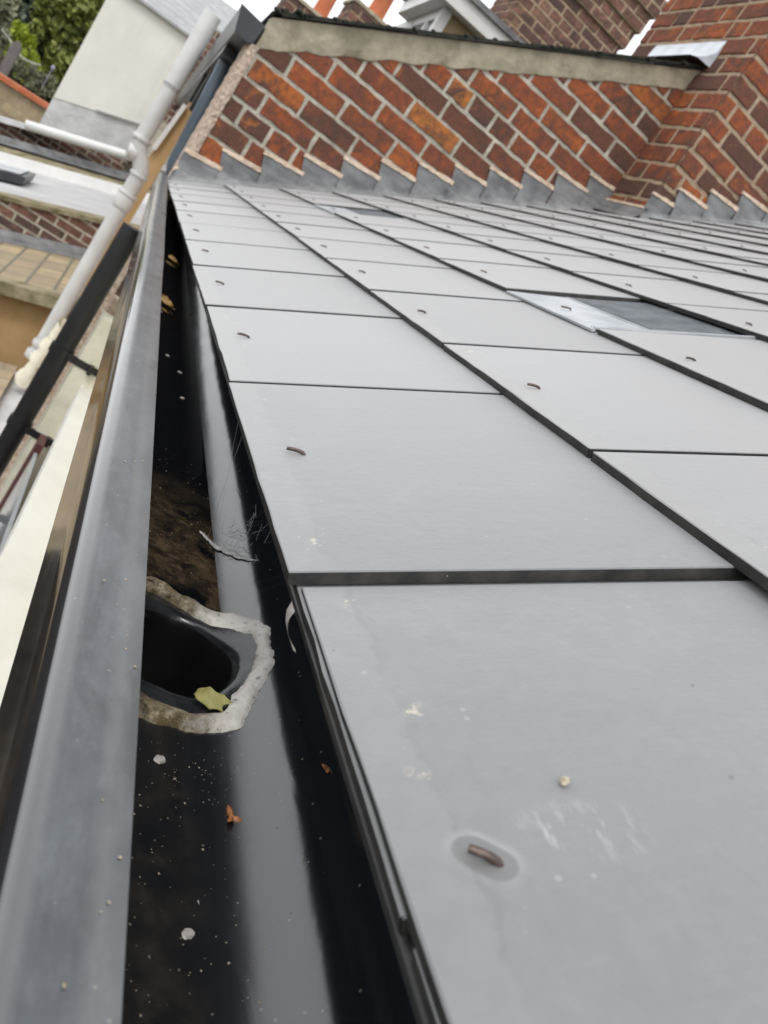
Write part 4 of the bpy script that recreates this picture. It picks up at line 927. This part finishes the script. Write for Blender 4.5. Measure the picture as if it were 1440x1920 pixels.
mb.v = []; mb.f = []; mb.mi = []; mb.tone = []; mb.uv = []
rows = []
for i in range(120):
    t = i / 119; y = YH - .07 + 2.6 * t; z = zr + .0 + .95 * t + .016 * math.sin(i * 1.9); rows.append([(xr0, y, z), (xr0 + 2.4, y, z + .06)])
mb.grid(rows); mb.box((xr0, YH - .075, zr - .03), (2.4, 0, .06), (0, .03, 0), (0, 0, .03)); part_local(mb, 'roof', M['roofgrey'], wh)
# orange brick shoulder just beyond the white pipe
ob = thing('brick_house', 'sliver of far red brick house between the white pipe and the dark gutter end', 'house', (.2, 13, -5))
mb = MB(); brick_face(mb, (0, 11.5, 0), (1, 0, 0), (0, -1, 0), [(-.20, .3), (1.5, .3), (1.5, 1.62), (-.20, 1.50)], seed=35, fine=False, mmi=1); mb.box((-.19, 11.51, -5), (1.6, 0, 0), (0, 3, 0), (0, 0, 6.4), 1); part_local(mb, 'wall', [M['brick_far'], M['mortar']], ob, merge=False)

# stone boundary wall, post and planting at top left
def ray(px, py):
    c = ((px - 720) / 1618, (py - 960) / 1618, 1.0); return V([sum(MROWS[r][k] * c[r] for r in range(3)) for k in range(3)])
sw = thing('stone_wall', 'buff rubble garden wall with a red coping beyond the white wing', 'wall', (-1.7, 14, -5))
mb = MB(); mb.prism([(-4.5, 14.0, -5), (-1.30, 14.0, -5), (-1.30, 14.0, -.47), (-2.15, 14.0, -.50), (-4.5, 14.0, -.55)], (0, .3, 0)); part_local(mb, 'stonework', M['rubble'], sw)
mb = MB(); mb.prism([(-4.5, 13.95, -.55), (-2.15, 13.95, -.50), (-1.30, 13.95, -.47), (-1.30, 13.95, -.40), (-2.15, 13.95, -.43), (-4.5, 13.95, -.48)], (0, .4, 0)); part_local(mb, 'coping', M['terracotta'], sw)

# ------------------------------------------------------------------ trees and planting
LEAF = {'dark': mk_leaf_green("dark_foliage", [(.020, .034, .014), (.045, .065, .025), (.085, .10, .035)]),
        'blue': mk_leaf_green("blue_green_foliage", [(.030, .048, .032), (.060, .085, .058), (.11, .135, .085)]),
        'yellow': mk_leaf_green("olive_foliage", [(.055, .075, .014), (.125, .15, .024), (.25, .265, .06)]),
        'lime': mk_leaf_green("lime_foliage", [(.10, .14, .005), (.20, .26, .008), (.32, .37, .02)]),
        'sage': mk_leaf_green("sage_foliage", [(.09, .10, .06), (.17, .18, .11), (.29, .29, .18)])}
def tree(name, label, cat, base, trunk_h, blobs, mat, leaf, per, seed, group=None, upright=False):
    r = random.Random(seed); t = thing(name, label, cat, base, group); b = V(base)
    mb = MB(); top = b + V((r.uniform(-.2, .2), r.uniform(-.2, .2), trunk_h)); rad = .05 + trunk_h * .022
    mb.tube([b, b.lerp(top, .4) + V((.08, 0, 0)), b.lerp(top, .75), top], [rad * 1.25, rad, rad * .75, rad * .4], 10)
    for c, rr in blobs: mb.tube([b.lerp(top, r.uniform(.5, .85)), b.lerp(top, .8).lerp(V(c), .5), V(c)], [rad * .4, rad * .28, rad * .1], 6)
    part_local(mb, 'trunk', M['bark'], t, smooth=True)
    mb = MB()
    for c, rr in blobs:
        cl = [V(c) + V((r.gauss(0, .42), r.gauss(0, .42), r.gauss(0, .42))) * rr for _ in range(16)]
        for k in range(per):
            cc = r.choice(cl); p = cc + V((r.gauss(0, 1), r.gauss(0, 1), r.gauss(0, 1))) * rr * .17
            n = V((r.gauss(0, 1), r.gauss(0, 1), r.gauss(.5, 1))).normalized(); x = n.orthogonal().normalized(); q = Matrix.Rotation(r.uniform(0, 6.28), 3, n); x = q @ x; y = n.cross(x)
            if upright: x = (V((0, 0, 1)) * .8 + x * .6).normalized(); y = n.cross(x)
            s = leaf * r.uniform(.6, 1.3); tv = min(1, max(0, r.gauss(.5, .22) + .18 * nz(cc, .9, seed)))
            mb.face([p - x * s, p - y * s * .45, p + x * s, p + y * s * .45], 0, (tv, 0, 0))
    part_local(mb, 'crown', LEAF[mat], t, merge=False)
def at(px, py, d): return CAMPOS + ray(px, py) * d
def blob(px, py, d, rpx): return (tuple(at(px, py, d)), rpx / 1618 * d)
tree('tree', 'blue green tree in the middle of the wood behind the garden wall', 'tree', (-3.6, 26.5, -5), 4.5, [blob(60, 40, 22, 62), blob(70, 110, 22, 48), blob(20, -20, 22.5, 60)], 'blue', .13, 2300, 1, 'trees beyond the garden wall')
tree('tree', 'yellow green tree nearest the white house wall', 'tree', (-2.2, 25, -5), 4.6, [blob(150, 20, 21, 55), blob(128, 75, 21, 45), blob(115, 135, 20.5, 34), blob(185, -30, 21, 50)], 'yellow', .12, 2200, 2, 'trees beyond the garden wall')
tree('tree', 'dark tree filling the gaps at the back of the wood', 'tree', (-4, 32, -5), 5, [blob(80, 70, 27, 90), blob(120, 140, 27, 70), blob(160, 30, 27, 70), blob(20, 60, 27, 70), blob(40, 150, 27, 60)], 'dark', .2, 2000, 3, 'trees beyond the garden wall')
tree('tree', 'pale olive tree at the left edge of the wood', 'tree', (-4.6, 24, -5), 5, [blob(5, 20, 20, 30), blob(0, 70, 20, 26)], 'sage', .11, 1100, 4, 'trees beyond the garden wall')
tree('conifer', 'bright lime yellow conifer behind the grey fence post', 'conifer', tuple(at(50, 190, 17.5)[:2]) + (-5,), 4.6, [blob(38, 70, 17, 17), blob(32, 52, 17, 9), blob(35, 105, 17, 23), blob(55, 78, 17, 11), blob(48, 130, 17, 22), blob(60, 115, 17, 14)], 'lime', .07, 900, 5, None, True)
tree('shrub', 'grey green shrub growing along the garden wall', 'shrub', tuple(at(70, 160, 15)[:2]) + (-5,), 4.2, [blob(35, 120, 14.6, 12), blob(58, 135, 14.6, 17), blob(80, 152, 14.6, 17), blob(95, 168, 14.6, 12), blob(66, 158, 14.6, 16)], 'sage', .035, 900, 6)
fp = thing('fence_post', 'weathered grey fence post standing on the garden wall', 'post', tuple(at(3, 130, 13.8)))
a, b = at(-3, 150, 13.7), at(9, 62, 13.7); mb = MB(); x = V((.075, 0, 0)); mb.prism([a - x, a + x, V((a.x + .075, a.y, b.z - .05)), V((a.x, a.y, b.z + .03)), V((a.x - .075, a.y, b.z - .05))], (0, .1, 0)); part_local(mb, 'post_shaft', M['post'], fp)
mb = MB(); a, b = at(16, 70, 13.9), at(76, 122, 13.9)
mb.tube([a.lerp(b, i / 12) - V((0, 0, .10 * math.sin(math.pi * i / 12))) for i in range(13)], .012, 8); mb.tube([a, V((a.x - .14, a.y, a.z + .04))], .01, 6)
tag(mb.build('rope', M['rope'], smooth=True), 'pale slack rope strung from the fence post', 'rope')
mb = MB(); c = at(99, 127, 13.9); rr = random.Random(2)
mb.tube([c - V((0, 0, .35)), c], .004, 6)
for k in range(60):
    p = c + V((rr.gauss(0, 1), rr.gauss(0, 1), rr.gauss(0, 1))).normalized() * rr.uniform(.012, .036); n = (p - c).normalized(); x = n.orthogonal().normalized() * .016; y = n.cross(x).normalized() * .016; mb.face([p - x, p - y, p + x, p + y])
tag(mb.build('flower', simple("lilac_petals", (.34, .33, .52), (.48, .47, .64), 20, .7), merge=False), 'single lilac flower head above the shrub', 'flower')

# ------------------------------------------------------------------ roofscape behind the verge
# second chimney
c2 = thing('chimney_stack', 'dark red brick chimney with oversailing courses behind the mortared verge', 'chimney', (1.75, 7.2, -1))
A2 = V((1.742, 7.24, 0)); mb = MB()
zt2 = 3.05
def stack(mb, A, w, d, z0, z1, seed, ud=UW, nd=NW, fine=False, out=0.0, z0c=.059):
    A = A - ud * out + nd * out
    brick_face(mb, (A.x, A.y, 0), ud, nd, [(0, z0), (w + 2 * out, z0), (w + 2 * out, z1), (0, z1)], seed=seed, fine=fine, joint=.016, z0=z0c, bond='garden')
    Bk = A - nd * (d + 2 * out)
    brick_face(mb, (Bk.x, Bk.y, 0), nd, -ud, [(0, z0), (d + 2 * out, z0), (d + 2 * out, z1), (0, z1)], seed=seed + 1, fine=fine, joint=.016, z0=z0c, bond='flem')
    mb.box(A + V((0, 0, z0)) - nd * .002 + ud * .002, ud * (w + 2 * out - .004), -nd * (d + 2 * out - .004), (0, 0, z1 - z0), 1)
stack(mb, A2, .98, .5, -1, 2.939, 41, fine=True)
part_local(mb, 'shaft', [M['brick_far'], M['mortar_tan']], c2, merge=False)
mb = MB()
for k in range(6): stack(mb, A2, .98, .5, 2.939 + .08 * k, 3.019 + .08 * k, 43 + k, out=(.03, .03, .055, .055, .085, .085)[k], fine=True)
part_local(mb, 'oversailing_courses', [M['brick_far'], M['mortar_tan']], c2, merge=False)
# far stacks with pots
for i, (px, py, d, w, lb) in enumerate(((545, -12, 10, .62, 'far brown brick chimney with orange pot, leftmost behind the verge'), (668, 4, 9, .40, 'far brown brick chimney with orange pot beside the white dormer'))):
    t = thing('chimney_stack', lb, 'chimney', tuple(at(px, py + 60, d)), 'far chimney stacks behind the verge'); A = at(px, py, d); mb = MB(); zt_ = A.z
    stack(mb, V((A.x, A.y, 0)), w, .45, -1, zt_, 51 + 4 * i); part_local(mb, 'shaft', [M['brick_far'], M['mortar_tan']], t, merge=False)
    mb = MB(); mb.box(V((A.x, A.y, zt_)) - UW * .03 + NW * .03, UW * (w + .06), -NW * .51, (0, 0, .035)); part_local(mb, 'flaunching', M['verge'], t)
    mb = MB()
    c = V((A.x, A.y, zt_)) + UW * (w * .68) - NW * .2; mb.tube([c, c + V((0, 0, .05)), c + V((0, 0, .42)), c + V((0, 0, .45))], [.11, .10, .085, .10], 18); part_local(mb, 'chimney_pot', M['terracotta'], t, smooth=True)
# white dormer
dm = thing('dormer', 'white box dormer with tan cheek on the roof beyond the brick gable', 'dormer', (1.0, 5.7, 1.2))
D0 = V((1.018, 5.71, 0)); ZT, ZB = 1.79, 1.1
UX, UY = V((1, 0.02, 0)).normalized(), V((-.02, 1, 0)).normalized()
mb = MB(); mb.box(D0 + V((.0, 0, ZB)) + UX * .02 + UY * .012, UX * .9, UY * 1.2, (0, 0, ZT - ZB - .002)); part_local(mb, 'cheek', M['cheek'], dm)
mb = MB(); mb.box(D0 + V((0, 0, ZB)) - UX * .03 - UY * .012, UX * .065, UY * .065, (0, 0, ZT - ZB)); mb.box(D0 + V((0, 0, ZT - .065)) - UX * .024 + UY * .05, UX * .04, UY * 1.1, (0, 0, .065)); mb.box(D0 + V((0, 0, ZB)) - UX * .024 + UY * .62, UX * .04, UY * .06, (0, 0, ZT - ZB)); mb.box(D0 + V((0, 0, ZB)) - UX * .022 + UY * .26, UX * .038, UY * .05, (0, 0, ZT - ZB - .06)); mb.box(D0 + V((0, 0, ZT - .20)) - UX * .0225 + UY * .31, UX * .036, UY * .31, (0, 0, .045)); part_local(mb, 'window_frame', M['whiteframe'], dm)
mb = MB(); mb.box(D0 + V((0, 0, ZB)) - UX * .004 + UY * .06, UX * .018, UY * .6, (0, 0, ZT - ZB - .06)); part_local(mb, 'pane', M['glass'], dm)
mb = MB(); mb.box(D0 + V((0, 0, ZT)) - UX * .11 - UY * .11, UX * 1.0, UY * 1.0, (0, 0, .095)); part_local(mb, 'fascia', M['whiteframe'], dm)
mb = MB(); mb.box(D0 + V((0, 0, ZT + .096)) - UX * .135 - UY * .135, UX * 1.05, UY * 1.06, (0, 0, .035)); part_local(mb, 'dormer_roof', M['lead'], dm)
